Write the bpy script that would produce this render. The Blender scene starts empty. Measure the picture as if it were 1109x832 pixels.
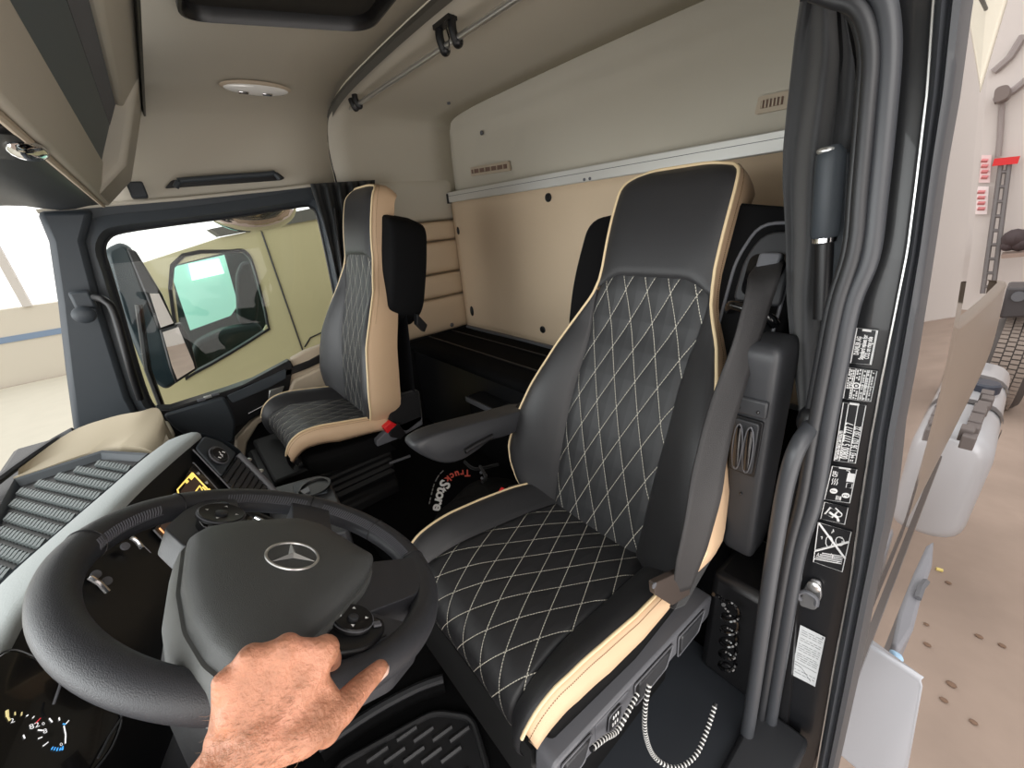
import bpy, bmesh, math, random
import numpy as np
from mathutils import Vector, Matrix
random.seed(7)
sc = bpy.context.scene
col = sc.collection
H = 2.6                     # eye height above the hall floor; everything is laid out relative to the eye, then lifted
PI = math.pi

# ------------------------------------------------------------------ camera frame
ex = np.array([0.64301664, 0.24267894, -0.72638594])
ey = np.array([0.76081518, -0.31101715, 0.56958634])
ez = np.cross(ex, ey)
RM = np.array([ex, ey, ez])
FPX, CX, CY = 440.0, 554.5, 416.0

def ray(x, y): return RM @ np.array([x - CX, y - CY, FPX])
def hx(x, y, X): d = ray(x, y); return Vector(d * X / d[0])
def hy(x, y, Y): d = ray(x, y); return Vector(d * Y / d[1])
def hz(x, y, Z): d = ray(x, y); return Vector(d * Z / d[2])
def hpl(x, y, o, n):
    d = ray(x, y); o = np.array(o); n = np.array(n); return Vector(d * (o.dot(n) / d.dot(n)))
def hd(x, y, D):            # at distance D along the view axis
    d = ray(x, y); return Vector(d * (D / FPX))

cam = bpy.data.cameras.new('camera'); cam.sensor_width = 36; cam.sensor_fit = 'HORIZONTAL'
cam.lens = 36 * FPX / 1109; cam.clip_start = .02; cam.clip_end = 200
camo = bpy.data.objects.new('camera', cam); col.objects.link(camo)
r_, d_, f_ = RM @ np.array([1, 0, 0]), RM @ np.array([0, 1, 0]), RM @ np.array([0, 0, 1])
camo.matrix_world = Matrix(((r_[0], -d_[0], -f_[0], 0), (r_[1], -d_[1], -f_[1], 0), (r_[2], -d_[2], -f_[2], 0), (0, 0, 0, 1)))
sc.camera = camo

# ------------------------------------------------------------------ materials
def srgb(r, g, b):
    f = lambda c: (c / 255 / 12.92) if c / 255 <= .04045 else ((c / 255 + .055) / 1.055) ** 2.4
    return (f(r), f(g), f(b), 1)

def mat(name, c, rough=.5, metal=0, bump=0, scale=200, var=0, vscale=6, coat=0, spec=.5, emit=None, estr=1, voro=False, sheen=0):
    m = bpy.data.materials.new(name); m.use_nodes = True
    nt = m.node_tree; b = nt.nodes['Principled BSDF']
    L = nt.links.new
    b.inputs['Base Color'].default_value = c; b.inputs['Roughness'].default_value = rough
    b.inputs['Metallic'].default_value = metal; b.inputs['Specular IOR Level'].default_value = spec
    b.inputs['Coat Weight'].default_value = coat; b.inputs['Coat Roughness'].default_value = .03
    if sheen: b.inputs['Sheen Weight'].default_value = sheen
    if emit: b.inputs['Emission Color'].default_value = emit; b.inputs['Emission Strength'].default_value = estr
    tc = nt.nodes.new('ShaderNodeTexCoord')
    if var:
        n = nt.nodes.new('ShaderNodeTexNoise'); n.inputs['Scale'].default_value = vscale; n.inputs['Detail'].default_value = 6
        L(tc.outputs['Object'], n.inputs['Vector'])
        mx = nt.nodes.new('ShaderNodeMix'); mx.data_type = 'RGBA'
        mx.inputs[6].default_value = tuple(x * (1 - var) for x in c[:3]) + (1,)
        mx.inputs[7].default_value = tuple(min(1, x * (1 + var)) for x in c[:3]) + (1,)
        L(n.outputs['Fac'], mx.inputs[0]); L(mx.outputs[2], b.inputs['Base Color'])
    if bump:
        if voro:
            n = nt.nodes.new('ShaderNodeTexVoronoi'); n.inputs['Scale'].default_value = scale; out = n.outputs['Distance']
        else:
            n = nt.nodes.new('ShaderNodeTexNoise'); n.inputs['Scale'].default_value = scale; n.inputs['Detail'].default_value = 3; out = n.outputs['Fac']
        L(tc.outputs['Object'], n.inputs['Vector'])
        bp = nt.nodes.new('ShaderNodeBump'); bp.inputs['Strength'].default_value = bump; bp.inputs['Distance'].default_value = .002
        L(out, bp.inputs['Height']); L(bp.outputs['Normal'], b.inputs['Normal'])
    return m

def quilt(name, c, cu, cv, lw=.05, stitch=srgb(225, 220, 205), rough=.5, puff=.6, dash=True, ou=0, ov=0):
    """leather quilted in diamonds: stitched lines u/cu +- v/cv = integer, u and v in metres from the UV map"""
    m = mat(name, c, rough=rough)
    nt = m.node_tree; b = nt.nodes['Principled BSDF']; L = nt.links.new
    def math_(op, a, bb=None, cc=None):
        n = nt.nodes.new('ShaderNodeMath'); n.operation = op
        for i, x in enumerate((a, bb, cc)):
            if x is None: continue
            if isinstance(x, (int, float)): n.inputs[i].default_value = x
            else: L(x, n.inputs[i])
        return n.outputs[0]
    uv = nt.nodes.new('ShaderNodeUVMap'); sp = nt.nodes.new('ShaderNodeSeparateXYZ'); L(uv.outputs['UV'], sp.inputs[0])
    un = math_('MULTIPLY_ADD', sp.outputs[0], 1 / cu, ou); vn = math_('MULTIPLY_ADD', sp.outputs[1], 1 / cv, ov)
    a = math_('ADD', un, vn); d = math_('SUBTRACT', un, vn)
    da = math_('PINGPONG', a, .5); db = math_('PINGPONG', d, .5)
    def line(dist, along):
        ln = math_('LESS_THAN', dist, lw / 2)
        if dash:
            fr = math_('FRACT', math_('MULTIPLY', along, 11.0)); ln = math_('MULTIPLY', ln, math_('LESS_THAN', fr, .72))
        return ln
    mask = math_('MAXIMUM', line(da, d), line(db, a))
    mx = nt.nodes.new('ShaderNodeMix'); mx.data_type = 'RGBA'
    mx.inputs[6].default_value = c; mx.inputs[7].default_value = stitch
    L(mask, mx.inputs[0]); L(mx.outputs[2], b.inputs['Base Color'])
    mn = math_('MINIMUM', da, db)
    h = math_('POWER', math_('MULTIPLY', mn, 2.0), .45)
    tc = nt.nodes.new('ShaderNodeTexCoord'); nz = nt.nodes.new('ShaderNodeTexNoise'); nz.inputs['Scale'].default_value = 500
    L(tc.outputs['Object'], nz.inputs['Vector'])
    hh = math_('MULTIPLY_ADD', nz.outputs['Fac'], .06, h)
    bp = nt.nodes.new('ShaderNodeBump'); bp.inputs['Strength'].default_value = puff; bp.inputs['Distance'].default_value = .006
    L(hh, bp.inputs['Height']); L(bp.outputs['Normal'], b.inputs['Normal'])
    return m

def glass(name, tint=(1, 1, 1, 1), refl=1.0):
    m = bpy.data.materials.new(name); m.use_nodes = True; nt = m.node_tree; L = nt.links.new
    nt.nodes.remove(nt.nodes['Principled BSDF']); out = nt.nodes['Material Output']
    t = nt.nodes.new('ShaderNodeBsdfTransparent'); t.inputs[0].default_value = tint
    g = nt.nodes.new('ShaderNodeBsdfGlossy'); g.inputs['Roughness'].default_value = .01
    fr = nt.nodes.new('ShaderNodeFresnel'); fr.inputs[0].default_value = 1.45
    ml = nt.nodes.new('ShaderNodeMath'); ml.operation = 'MULTIPLY'; ml.inputs[1].default_value = refl; L(fr.outputs[0], ml.inputs[0])
    mx = nt.nodes.new('ShaderNodeMixShader'); L(ml.outputs[0], mx.inputs[0]); L(t.outputs[0], mx.inputs[1]); L(g.outputs[0], mx.inputs[2])
    L(mx.outputs[0], out.inputs[0]); return m

# ------------------------------------------------------------------ mesh building
class MB:
    def __init__(s): s.v = []; s.f = []; s.mi = []; s.uv = {}
    def add(s, vs, fs, mi=0, uvs=None):
        o = len(s.v); s.v += [tuple(map(float, p)) for p in vs]
        for f in fs: s.f.append([i + o for i in f]); s.mi.append(mi)
        if uvs:
            for i, u in enumerate(uvs): s.uv[o + i] = u
        return s
    def box(s, c, d, mi=0, rz=0, M=None):
        x, y, z = (k / 2 for k in d); vs = []
        for q in ((-x,-y,-z),(x,-y,-z),(x,y,-z),(-x,y,-z),(-x,-y,z),(x,-y,z),(x,y,z),(-x,y,z)):
            q = Vector(q)
            if M is not None: q = M @ q
            elif rz: q = Matrix.Rotation(rz, 3, 'Z') @ q
            vs.append(q + Vector(c))
        return s.add(vs, [(0,3,2,1),(4,5,6,7),(0,1,5,4),(1,2,6,5),(2,3,7,6),(3,0,4,7)], mi)
    def boxmm(s, a, b, mi=0):
        return s.box([(p + q) / 2 for p, q in zip(a, b)], [abs(q - p) for p, q in zip(a, b)], mi)
    def tube(s, path, r, n=12, closed=False, caps=True, mi=0, flat=1, up=None):
        P = [Vector(p) for p in path]; N = len(P); rr = r if isinstance(r, (list, tuple)) else [r] * N
        rings = []; nv = None
        for i in range(N):
            if closed: t = P[(i + 1) % N] - P[i - 1]
            else: t = P[min(i + 1, N - 1)] - P[max(i - 1, 0)]
            t.normalize()
            if nv is None:
                nv = Vector(up) if up is not None else (Vector((0, 0, 1)) if abs(t.z) < .9 else Vector((1, 0, 0)))
            nv = (nv - t * nv.dot(t)); nv.normalize(); b = t.cross(nv)
            rings.append([P[i] + (nv * math.cos(k * 2 * PI / n) * rr[i] * flat + b * math.sin(k * 2 * PI / n) * rr[i]) for k in range(n)])
        return s.loft(rings, closed, caps, mi)
    def loft(s, rings, closed=False, caps=True, mi=0, wrap=True):
        n = len(rings[0]); N = len(rings); vs = [p for r in rings for p in r]; fs = []
        for i in range(N if closed else N - 1):
            j = (i + 1) % N
            for k in range(n if wrap else n - 1):
                k2 = (k + 1) % n; fs.append((i*n+k, i*n+k2, j*n+k2, j*n+k))
        if caps and not closed and wrap: fs.append(tuple(range(n))[::-1]); fs.append(tuple((N-1)*n + k for k in range(n)))
        return s.add(vs, fs, mi)
    def grid(s, fn, us, vs_, mi=0, uvf=None):
        pts = []; uvs = []
        for v in vs_:
            for u in us:
                pts.append(fn(u, v)); uvs.append(uvf(u, v) if uvf else (u, v))
        n = len(us)
        fs = [(i*n+k, i*n+k+1, (i+1)*n+k+1, (i+1)*n+k) for i in range(len(vs_)-1) for k in range(n-1)]
        return s.add(pts, fs, mi, uvs)
    def prism(s, poly, vec, mi=0):
        A = [Vector(p) for p in poly]; w = Vector(vec); B = [p + w for p in A]; n = len(A)
        fs = [tuple(range(n))[::-1], tuple(range(n, 2 * n))] + [(i, (i+1) % n, n + (i+1) % n, n + i) for i in range(n)]
        return s.add(A + B, fs, mi)
    def poly(s, pts, mi=0): return s.add(pts, [tuple(range(len(pts)))], mi)
    def sphere(s, c, r, nu=16, nv=10, sc_=(1,1,1), M=None, mi=0):
        rings = []
        for i in range(nv + 1):
            a = PI * i / nv; z = math.cos(a); q = max(math.sin(a), 1e-4); ring = []
            for k in range(nu):
                p = Vector((q*math.cos(2*PI*k/nu)*r*sc_[0], q*math.sin(2*PI*k/nu)*r*sc_[1], z*r*sc_[2]))
                if M is not None: p = M @ p
                ring.append(p + Vector(c))
            rings.append(ring)
        return s.loft(rings, mi=mi)
    def lathe(s, prof, c, axis, n=24, mi=0, x=None):
        ax = Vector(axis).normalized(); e = Vector(x) if x is not None else (Vector((1,0,0)) if abs(ax.x) < .9 else Vector((0,1,0)))
        e = (e - ax * e.dot(ax)).normalized(); g = ax.cross(e); c = Vector(c)
        return s.loft([[c + ax*h + (e*math.cos(2*PI*k/n) + g*math.sin(2*PI*k/n))*max(r, 1e-5) for k in range(n)] for r, h in prof], mi=mi)
    def build(s, name, m, parent=None, ang=40, bevel=0, bseg=2, sub=0, solid=0, soff=-1, flat=False, norm=True, weld=False):
        me = bpy.data.meshes.new(name)
        off = WL[parent.name] if parent is not None else Vector((0, 0, 0))
        if parent is None:
            V = np.array(s.v); off = Vector(((V[:,0].min()+V[:,0].max())/2, (V[:,1].min()+V[:,1].max())/2, V[:,2].min()))
        me.from_pydata([tuple(Vector(p) - off) for p in s.v], [], s.f)
        for q in (m if isinstance(m, (list, tuple)) else [m]): me.materials.append(q)
        me.polygons.foreach_set('material_index', s.mi)
        if s.uv:
            ul = me.uv_layers.new(name='UVMap')
            for lp in me.loops: ul.data[lp.index].uv = s.uv.get(lp.vertex_index, (0, 0))
        if norm or weld:
            bm = bmesh.new(); bm.from_mesh(me)
            if weld: bmesh.ops.remove_doubles(bm, verts=bm.verts, dist=1e-5)
            if norm: bmesh.ops.recalc_face_normals(bm, faces=bm.faces)
            bm.to_mesh(me); bm.free()
        if not flat:
            me.polygons.foreach_set('use_smooth', [True] * len(me.polygons)); me.set_sharp_from_angle(angle=math.radians(ang))
        me.update()
        o = bpy.data.objects.new(name, me); col.objects.link(o)
        if parent is not None: o.parent = parent; WL[o.name] = WL[parent.name].copy()
        else: o.location = off; WL[o.name] = off
        if solid:
            q = o.modifiers.new('solid', 'SOLIDIFY'); q.thickness = solid; q.offset = soff
        if bevel:
            q = o.modifiers.new('bevel', 'BEVEL'); q.width = bevel; q.segments = bseg; q.limit_method = 'ANGLE'; q.angle_limit = math.radians(35); q.harden_normals = False
        if sub:
            q = o.modifiers.new('sub', 'SUBSURF'); q.levels = q.render_levels = sub
        return o
WL = {}

def thing(name, label, cat, loc, group=None, kind=None):
    o = bpy.data.objects.new(name, None); col.objects.link(o); o.empty_display_size = .05
    o.location = loc; WL[o.name] = Vector(loc); return tag(o, label, cat, group, kind)
def tag(o, label=None, cat=None, group=None, kind=None):
    if label: o['label'] = label
    if cat: o['category'] = cat
    if group: o['group'] = group
    if kind: o['kind'] = kind
    return o
def struct(o, label=None): o['kind'] = 'structure'; return tag(o, label) if label else o
def lab(o, label): o['label'] = label; return o

def lin(a, b, n): return [a + (b - a) * i / (n - 1) for i in range(n)]
def interp(x, xs, ys):
    return float(np.interp(x, xs, ys))
def catmull(P, n=8, closed=False):
    P = [Vector(p) for p in P]; out = []; N = len(P)
    for i in range(N if closed else N - 1):
        g = (lambda k: P[k % N]) if closed else (lambda k: P[max(0, min(N - 1, k))])
        p0, p1, p2, p3 = g(i - 1), g(i), g(i + 1), g(i + 2)
        for j in range(n):
            t = j / n
            out.append(.5 * ((2*p1) + (p2 - p0)*t + (2*p0 - 5*p1 + 4*p2 - p3)*t*t + (3*p1 - p0 - 3*p2 + p3)*t**3))
    if not closed: out.append(P[-1])
    return out
def roundpoly(pts, r, n=4):
    """2D/3D polygon with rounded corners"""
    P = [Vector(p) for p in pts]; N = len(P); out = []
    for i in range(N):
        a, b, c = P[i - 1], P[i], P[(i + 1) % N]
        rr = r[i] if isinstance(r, (list, tuple)) else r
        u, w = (a - b), (c - b); q = min(rr, u.length * .45, w.length * .45)
        if q < 1e-6: out.append(b); continue
        s, e = b + u.normalized() * q, b + w.normalized() * q
        for j in range(n + 1):
            t = j / n; out.append(s*(1-t)**2 + b*2*t*(1-t) + e*t*t)
    return out

def text_mesh(txt, size, fn, extr=0, align='CENTER', bold=0):
    """letters as a mesh; fn maps the flat (x, y) of the lettering to a point in the place"""
    cu = bpy.data.curves.new('t', 'FONT'); cu.body = txt; cu.size = size; cu.align_x = align; cu.align_y = 'CENTER'; cu.resolution_u = 3; cu.offset = bold
    o = bpy.data.objects.new('t', cu); col.objects.link(o)
    me = bpy.data.meshes.new_from_object(o.evaluated_get(bpy.context.evaluated_depsgraph_get()))
    vs = [fn(v.co.x, v.co.y) for v in me.vertices]; fs = [tuple(p.vertices) for p in me.polygons]
    bpy.data.objects.remove(o); bpy.data.curves.remove(cu); bpy.data.meshes.remove(me)
    return vs, fs

# shared materials
M = {}
M['leather'] = mat('black_leather', srgb(44, 44, 46), .42, bump=.25, scale=700, var=.12, vscale=3)
M['beige'] = mat('beige_leather', srgb(212, 181, 148), .5, bump=.25, scale=600, var=.06, vscale=4)
M['piping'] = mat('cream_piping', srgb(228, 205, 165), .5)
M['velour'] = mat('black_velour', srgb(20, 20, 21), .95, bump=.2, scale=900, spec=.1)
M['plastic'] = mat('dark_grey_plastic', srgb(50, 51, 54), .45, bump=.15, scale=900)
M['blackp'] = mat('black_plastic', srgb(22, 22, 24), .4, bump=.1, scale=800)
M['gloss'] = mat('gloss_black', srgb(12, 12, 14), .12, coat=.5)
M['greyp'] = mat('grey_plastic', srgb(96, 97, 102), .42, bump=.12, scale=900)
M['slate'] = mat('slate_plastic', srgb(58, 64, 70), .5, bump=.15, scale=700)
M['silver'] = mat('brushed_aluminium', srgb(214, 214, 212), .28, metal=.85)
M['chrome'] = mat('chrome', srgb(230, 230, 232), .08, metal=1)
M['rubber'] = mat('black_rubber', srgb(40, 41, 44), .42, bump=.05)
M['headliner'] = mat('beige_headliner', srgb(204, 198, 184), .95, bump=.35, scale=900, var=.04, vscale=2, spec=.1)
M['panel'] = mat('tan_panel', srgb(222, 200, 172), .7, bump=.2, scale=700, var=.05, vscale=2, spec=.2)
M['trimbeige'] = mat('sand_plastic', srgb(192, 177, 156), .6, bump=.2, scale=600)
M['carpet'] = mat('black_carpet', srgb(16, 16, 17), .95, bump=.6, scale=500, var=.3, vscale=40, spec=.1)
M['white'] = mat('white_print', srgb(235, 235, 235), .6)
M['red'] = mat('red_plastic', srgb(215, 30, 35), .4)
M['cloth'] = mat('black_cloth', srgb(24, 24, 26), .85, bump=.3, scale=600, sheen=.15, spec=.2)
# ================================================================== the cab shell
XP, YB = -2.28, 1.48        # passenger side wall, rear wall
FL = -1.2                   # cab floor

# floor and the raised middle
struct(MB().boxmm((XP - .05, -1.0, FL - .06), (-.06, YB + .08, FL)).build('floor', M['carpet']), 'black carpeted cab floor')
struct(MB().boxmm((-2.0, .30, FL), (-.9, 1.02, -1.1)).build('trim_1', M['carpet'], bevel=.03), 'black carpeted engine hump between the seats')

# ceiling: a rounded headliner, front part and rear part either side of the cross strip
prof = [(-2.285, .155), (-2.275, .33), (-2.235, .43), (-2.16, .49), (-2.03, .53), (-1.8, .552), (-1.2, .565), (-.55, .555), (-.38, .53), (-.27, .47), (-.22, .38), (-.205, .27)]
PR = catmull([(x, 0, z) for x, z in prof], 5)
b = MB(); b.loft([[Vector((p.x, y, p.z)) for p in PR] for y in (-.14, .05, .3, .55, .795)], wrap=False, caps=False)
c1 = b.build('ceiling', M['headliner'], ang=60, solid=.02, soff=1, norm=False); struct(c1, 'beige fabric headliner above the seats')
def rearz(y): return -.012 - .02 * max(0, (y - 1.2) / .3) ** 2
b = MB(); PR2 = catmull([(x, 0, z) for x, z in [(-2.285, .155), (-2.284, .33), (-2.278, .43), (-2.262, .485), (-2.20, .522), (-2.03, .535), (-1.8, .54), (-1.2, .545), (-.55, .54), (-.38, .52), (-.27, .47), (-.22, .38)]], 5)
b.loft([[Vector((p.lerp(p2, k).x * .998, y, p.lerp(p2, k).z - .012)) for p, p2 in zip(PR, PR2)] for y, k in ((.80, 0), (.9, .4), (1.0, .75), (1.15, 1), (1.35, 1), (1.5, 1))], wrap=False, caps=False)
c2 = b.build('ceiling', M['headliner'], ang=60, solid=.02, soff=1, norm=False); struct(c2, 'beige fabric headliner above the bunk')
for t, (px, py, m) in enumerate(((231, 114, 'greyp'), (486, 112, 'greyp'))):
    p = hz(px, py, .52)
    MB().lathe([(.008, -.004), (.008, .004), (.002, .006)], p, (0, 0, -1), 12).build('screw_cap', M[m], c1 if t == 0 else c2)
# the cross strip where the two headliners meet
b = MB()
sp_ = catmull([(-2.262, .80, .40), (-2.22, .80, .462), (-2.1, .80, .505), (-1.8, .80, .534), (-1.2, .80, .548), (-.5, .80, .535), (-.3, .80, .48)], 6)
b.loft([[p + Vector((0, -.008, .01)), p + Vector((0, -.009, -.004)), p + Vector((0, .010, -.014)), p + Vector((0, .012, .005))] for p in sp_])
struct(b.build('trim_2', mat('shaded_step_grey', srgb(118, 117, 112), .45, metal=.5), ang=30), 'grey cross strip in the headliner')  # grey colour stands in for shade on the headliner step
b = MB(); b.tube([(-2.275, .797, .41), (-2.278, .80, .33), (-2.28, .80, .2)], .004, 8)
struct(b.build('trim_3', M['blackp']), 'dark vertical seam above the passenger door')

# rear wall: upper padded part, lower tan panel with its aluminium rail
b = MB()
def bw(u, v):
    x = -2.3 + u * 2.15; z = .10 + v * .45
    e = max(0, (u - .93) / .07) ** 2 + max(0, (.05 - u) / .05) ** 2
    return (x, YB + .03 - .015 * e - .05 * max(0, (v - .75) / .25) ** 2, z)
b.grid(bw, lin(0, 1, 40), lin(0, 1, 14))
wb = b.build('wall_back', M['headliner'], solid=.03, soff=-1, norm=False); struct(wb, 'beige padded upper rear wall of the cab')
def recess(px0, py0, px1, py1, par):
    a, c = hy(px0, py0, YB + .02), hy(px1, py1, YB + .02)
    f = MB(); h = .022
    d = (c - a).normalized(); up = Vector((0, 0, 1))
    o_ = roundpoly([a - up*h - d*.015, c - up*h + d*.015, c + up*h + d*.01, a + up*h - d*.01], .006)
    f.prism(o_, (0, -.012, 0)); fo = f.build('vent_frame', M['trimbeige'], par, ang=30)
    s = MB(); i_ = [a - up*h*.45, c - up*h*.45, c + up*h*.45, a + up*h*.45]; s.prism([p + Vector((0, -.0125, 0)) for p in i_], (0, -.003, 0))
    n = 6
    s.build('vent_slot', mat('brown_slot', srgb(120, 96, 84), .7), fo)
    for k in range(n):
        q = a.lerp(c, (k + .5) / n); MB().box(q + Vector((0, -.017, 0)), (.004, .006, h * .9)).build('vent_bar', M['trimbeige'], fo)
recess(513, 186, 551, 180, wb); recess(826, 114, 850, 109, wb)
MB().lathe([(.011, 0), (.011, .005), (.003, .007)], hy(522, 144, YB + .02), (0, -1, 0), 14).build('screw_cap', M['greyp'], wb)

t = thing('wall_back', 'tan lower rear wall panel with aluminium rail and black plugs', 'wall panel', (-1.2, YB, -.66), kind='structure')
del t['category']
b = MB()
def lp(u, v):
    x = -2.265 + u * 2.1; z = -.665 + v * .775
    bulge = .012 * math.sin(PI * u) * math.sin(PI * v)
    dent = -.02 * math.exp(-((u - .21) / .05) ** 2) * math.sin(PI * v)
    return (x, YB - .035 - bulge - dent, z)
b.grid(lp, lin(0, 1, 50), lin(0, 1, 16))
b.build('panel', M['panel'], t, solid=.03, soff=-1, norm=False)
b = MB(); b.boxmm((-2.27, YB - .052, .094), (-.15, YB - .01, .150)); r = b.build('rail', mat('pale_aluminium', srgb(226, 225, 220), .35, metal=.35), t, bevel=.004)
b = MB(); b.boxmm((-2.27, YB - .0535, .128), (-.15, YB - .051, .1295)); b.build('rail_groove', M['blackp'], r)
b = MB(); b.boxmm((-2.275, YB - .058, .09), (-2.258, YB - .005, .142)); b.build('rail_end', M['blackp'], r)
for px, py in ((633, 194.5), (639, 193.5)):
    MB().lathe([(.006, 0), (.006, .003), (.002, .004)], hy(px, py, YB - .052), (0, -1, 0), 10).build('rivet', M['greyp'], r)
for px, py in ((594, 214), (588, 357)):
    MB().lathe([(.019, 0), (.019, .004), (.016, .007), (.002, .008)], hy(px, py, YB - .04), (0, -1, 0), 18).build('plug', M['blackp'], t)
for px, py, s in ((496, 250, .022), (511, 337, .032)):
    MB().sphere(hy(px, py, YB - .04), s, 12, 8, (.5, .3, 1)).build('strap', M['blackp'], t)
MB().boxmm((-2.26, YB - .05, -.69), (-.15, YB - .02, -.655)).build('lower_rail', M['greyp'], t, bevel=.004)

# bunk
t = thing('sleeping_bunk', 'black covered bunk base along the rear wall behind the seats', 'bunk', (-1.2, 1.25, FL))
b = MB(); b.grid(lambda u, v: (-2.27 + u * 2.1, 1.0 + v * .47, -.67 - .004 * math.sin(u * 19) * math.sin(v * 3)), lin(0, 1, 30), lin(0, 1, 8))
b.build('bunk_cover', M['carpet'], t, solid=.03, soff=-1, norm=False)
MB().boxmm((-2.27, 1.03, FL + .001), (-.15, 1.46, -.705)).build('bunk_box', M['blackp'], t, bevel=.01)
b = MB(); b.boxmm((-2.27, 1.15, -.668), (-.9, 1.16, -.662)); b.boxmm((-2.27, 1.32, -.668), (-.9, 1.328, -.662)); b.build('seam', M['blackp'], t)
# storage box in front of the bunk
t = thing('storage_box', 'black lidded storage box on the cab floor in front of the bunk', 'box', (-1.3, .92, -1.1))
a = hz(505, 430, -.8); e = hz(548, 453, -.8)
MB().boxmm((a.x, a.y, -.815), (-.82, 1.025, -.795)).build('lid', M['blackp'], t, bevel=.006)
MB().boxmm((a.x + .005, a.y + .008, -1.099), (-.825, 1.02, -.818)).build('body', M['carpet'], t, bevel=.006)
MB().boxmm((a.x - .002, a.y - .006, -.822), (-.82, a.y + .001, -.797)).build('edge_trim', M['greyp'], t, bevel=.002)

# padded wall beside the bunk, passenger side
t = thing('wall_right', 'beige wall with stacked horizontal pads beside the bunk', None, (XP, 1.2, -.67), kind='structure')
b = MB(); b.boxmm((XP - .06, .92, -.7), (XP - .035, YB + .05, .5)); b.build('pad_backing', M['trimbeige'], t)
zb = [.235, .002, -.11, -.30, -.445, -.668]
for k in range(5):
    z1, z0 = zb[k], zb[k + 1]; b = MB()
    def pad(u, v, z0=z0, z1=z1):
        e = (1 - abs(2*v - 1) ** 6) * (1 - abs(2*u - 1) ** 12)
        return (XP - .015 + .026 * e, .92 + u * .57, z0 + .002 + v * (z1 - z0 - .004))
    b.grid(pad, lin(0, 1, 24), lin(0, 1, 14)); b.build('wall_pad', M['panel'] if k else M['headliner'], t, solid=.02, soff=-1, norm=False)
b = MB(); b.sphere((XP + .012, 1.33, -.63), .014, 12, 8, (.3, 1, 1)); b.build('stud', M['greyp'], t)

# ------------------------------------------------------------------ passenger door
XD = -2.22
def lx(pts, X=XD): return [hx(x, y, X) for x, y in pts]
gl_o = [(113, 272), (118, 258), (135, 251), (190, 243), (260, 234), (326, 223.5), (336, 225), (343, 233), (352, 272), (362, 322), (366, 350), (364, 364), (356, 379), (331, 391), (290, 406), (245, 422), (185, 442), (170, 442), (160, 428), (146, 385), (133, 340), (120, 296)]
fr_o = [(86, 268), (94, 244), (112, 234), (180, 227), (260, 217), (330, 206), (345, 205), (352, 215), (364, 270), (374, 320), (378, 352), (375, 372), (364, 388), (335, 402), (292, 418), (247, 435), (180, 455), (152, 452), (136, 434), (121, 390), (108, 340), (95, 296)]
t = thing('door_1', 'passenger door with black window surround, beige trim and black handle panel', None, (XD, .2, FL), kind='structure')
A = lx(gl_o, -2.31); B = lx(fr_o, -2.27); C_ = lx(fr_o, -2.36); D_ = lx(gl_o, -2.36)
mid = [a.lerp(c, .35) + Vector((.035, 0, 0)) for a, c in zip(A, B)]
b = MB(); n = len(A)
b.loft([catmull(q, 3, True) for q in (D_, A, mid, B, C_)], caps=False)
b.build('window_frame', M['slate'], t, ang=50)
b = MB(); b.tube(catmull([p + Vector((.004, 0, 0)) for p in A], 3, True), .006, 8, closed=True); b.build('window_seal', M['rubber'], t)
b = MB(); q = catmull(lx(gl_o, -2.335), 3, True); b.poly(q); b.build('window_pane', glass('side_glass', (.93, .97, .95, 1), .8), t, flat=True, norm=False)
# grab bar on the frame
b = MB(); gp = [hx(103, 322, -2.16), hx(114, 326, -2.1), hx(124, 340, -2.09), hx(140, 395, -2.1), hx(152, 432, -2.16)]
b.tube(catmull(gp, 6), .013, 10); g = b.build('grab_bar', M['blackp'], t)
MB().sphere(hx(91, 341, -2.17), .035, 14, 10, (.5, 1, .9)).build('grab_bar_mount', M['slate'], g)
MB().box(hx(90, 325, -2.2), (.03, .06, .07)).build('grab_bar_bracket', M['slate'], g, bevel=.01)
# lower black body of the door
b = MB(); b.prism(lx([(150, 452), (180, 455), (247, 435), (335, 402), (372, 385), (385, 470), (300, 560), (190, 560), (120, 480)], -2.26), (-.08, 0, 0)); b.build('door_body', M['blackp'], t)
beige = [(316, 389), (330, 381), (362, 369), (368, 383), (372, 403), (376, 424), (368, 434), (357, 433), (354, 422), (346, 420), (328, 433), (300, 445), (280, 460), (268, 480), (265, 498), (254, 494), (256, 476), (273, 457), (294, 442), (311, 425)]
b = MB(); b.prism(lx(beige, -2.215), (-.05, 0, 0)); b.build('door_trim', M['trimbeige'], t, bevel=.008)
b = MB(); b.prism(lx([(318, 412), (348, 398), (372, 386), (376, 424), (368, 434), (357, 433), (354, 422), (346, 420), (328, 433), (303, 443), (311, 427)], -2.195), (-.04, 0, 0)); b.build('armrest', M['trimbeige'], t, bevel=.012)
b = MB(); b.prism(roundpoly(lx([(240, 431), (262, 418), (314, 390), (318, 397), (313, 423), (305, 434), (280, 450), (262, 461), (250, 463)], -2.2), .01), (-.05, 0, 0)); hp_ = b.build('handle_panel', M['blackp'], t, bevel=.006)
b = MB(); b.prism(roundpoly(lx([(246, 429), (310, 400), (310, 410), (290, 421), (252, 437)], -2.19), .008), (-.02, 0, 0)); b.build('pull_handle', M['slate'], hp_, bevel=.006)
b = MB(); b.prism(lx([(292, 423), (308, 418.5), (305.5, 425), (291, 433)], -2.19), (-.015, 0, 0)); b.build('latch_lever', M['silver'], hp_, bevel=.002)
b = MB(); b.tube(lx([(269, 448), (288, 438), (306, 426)], -2.185), .004, 8); b.build('chrome_strip', M['chrome'], hp_)
b = MB(); b.prism(roundpoly(lx([(176, 449), (243, 429), (250, 441), (256, 458), (254, 480), (215, 482), (188, 464)], -2.19), .02), (-.05, 0, 0)); b.build('speaker_panel', M['slate'], t, bevel=.012)
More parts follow.
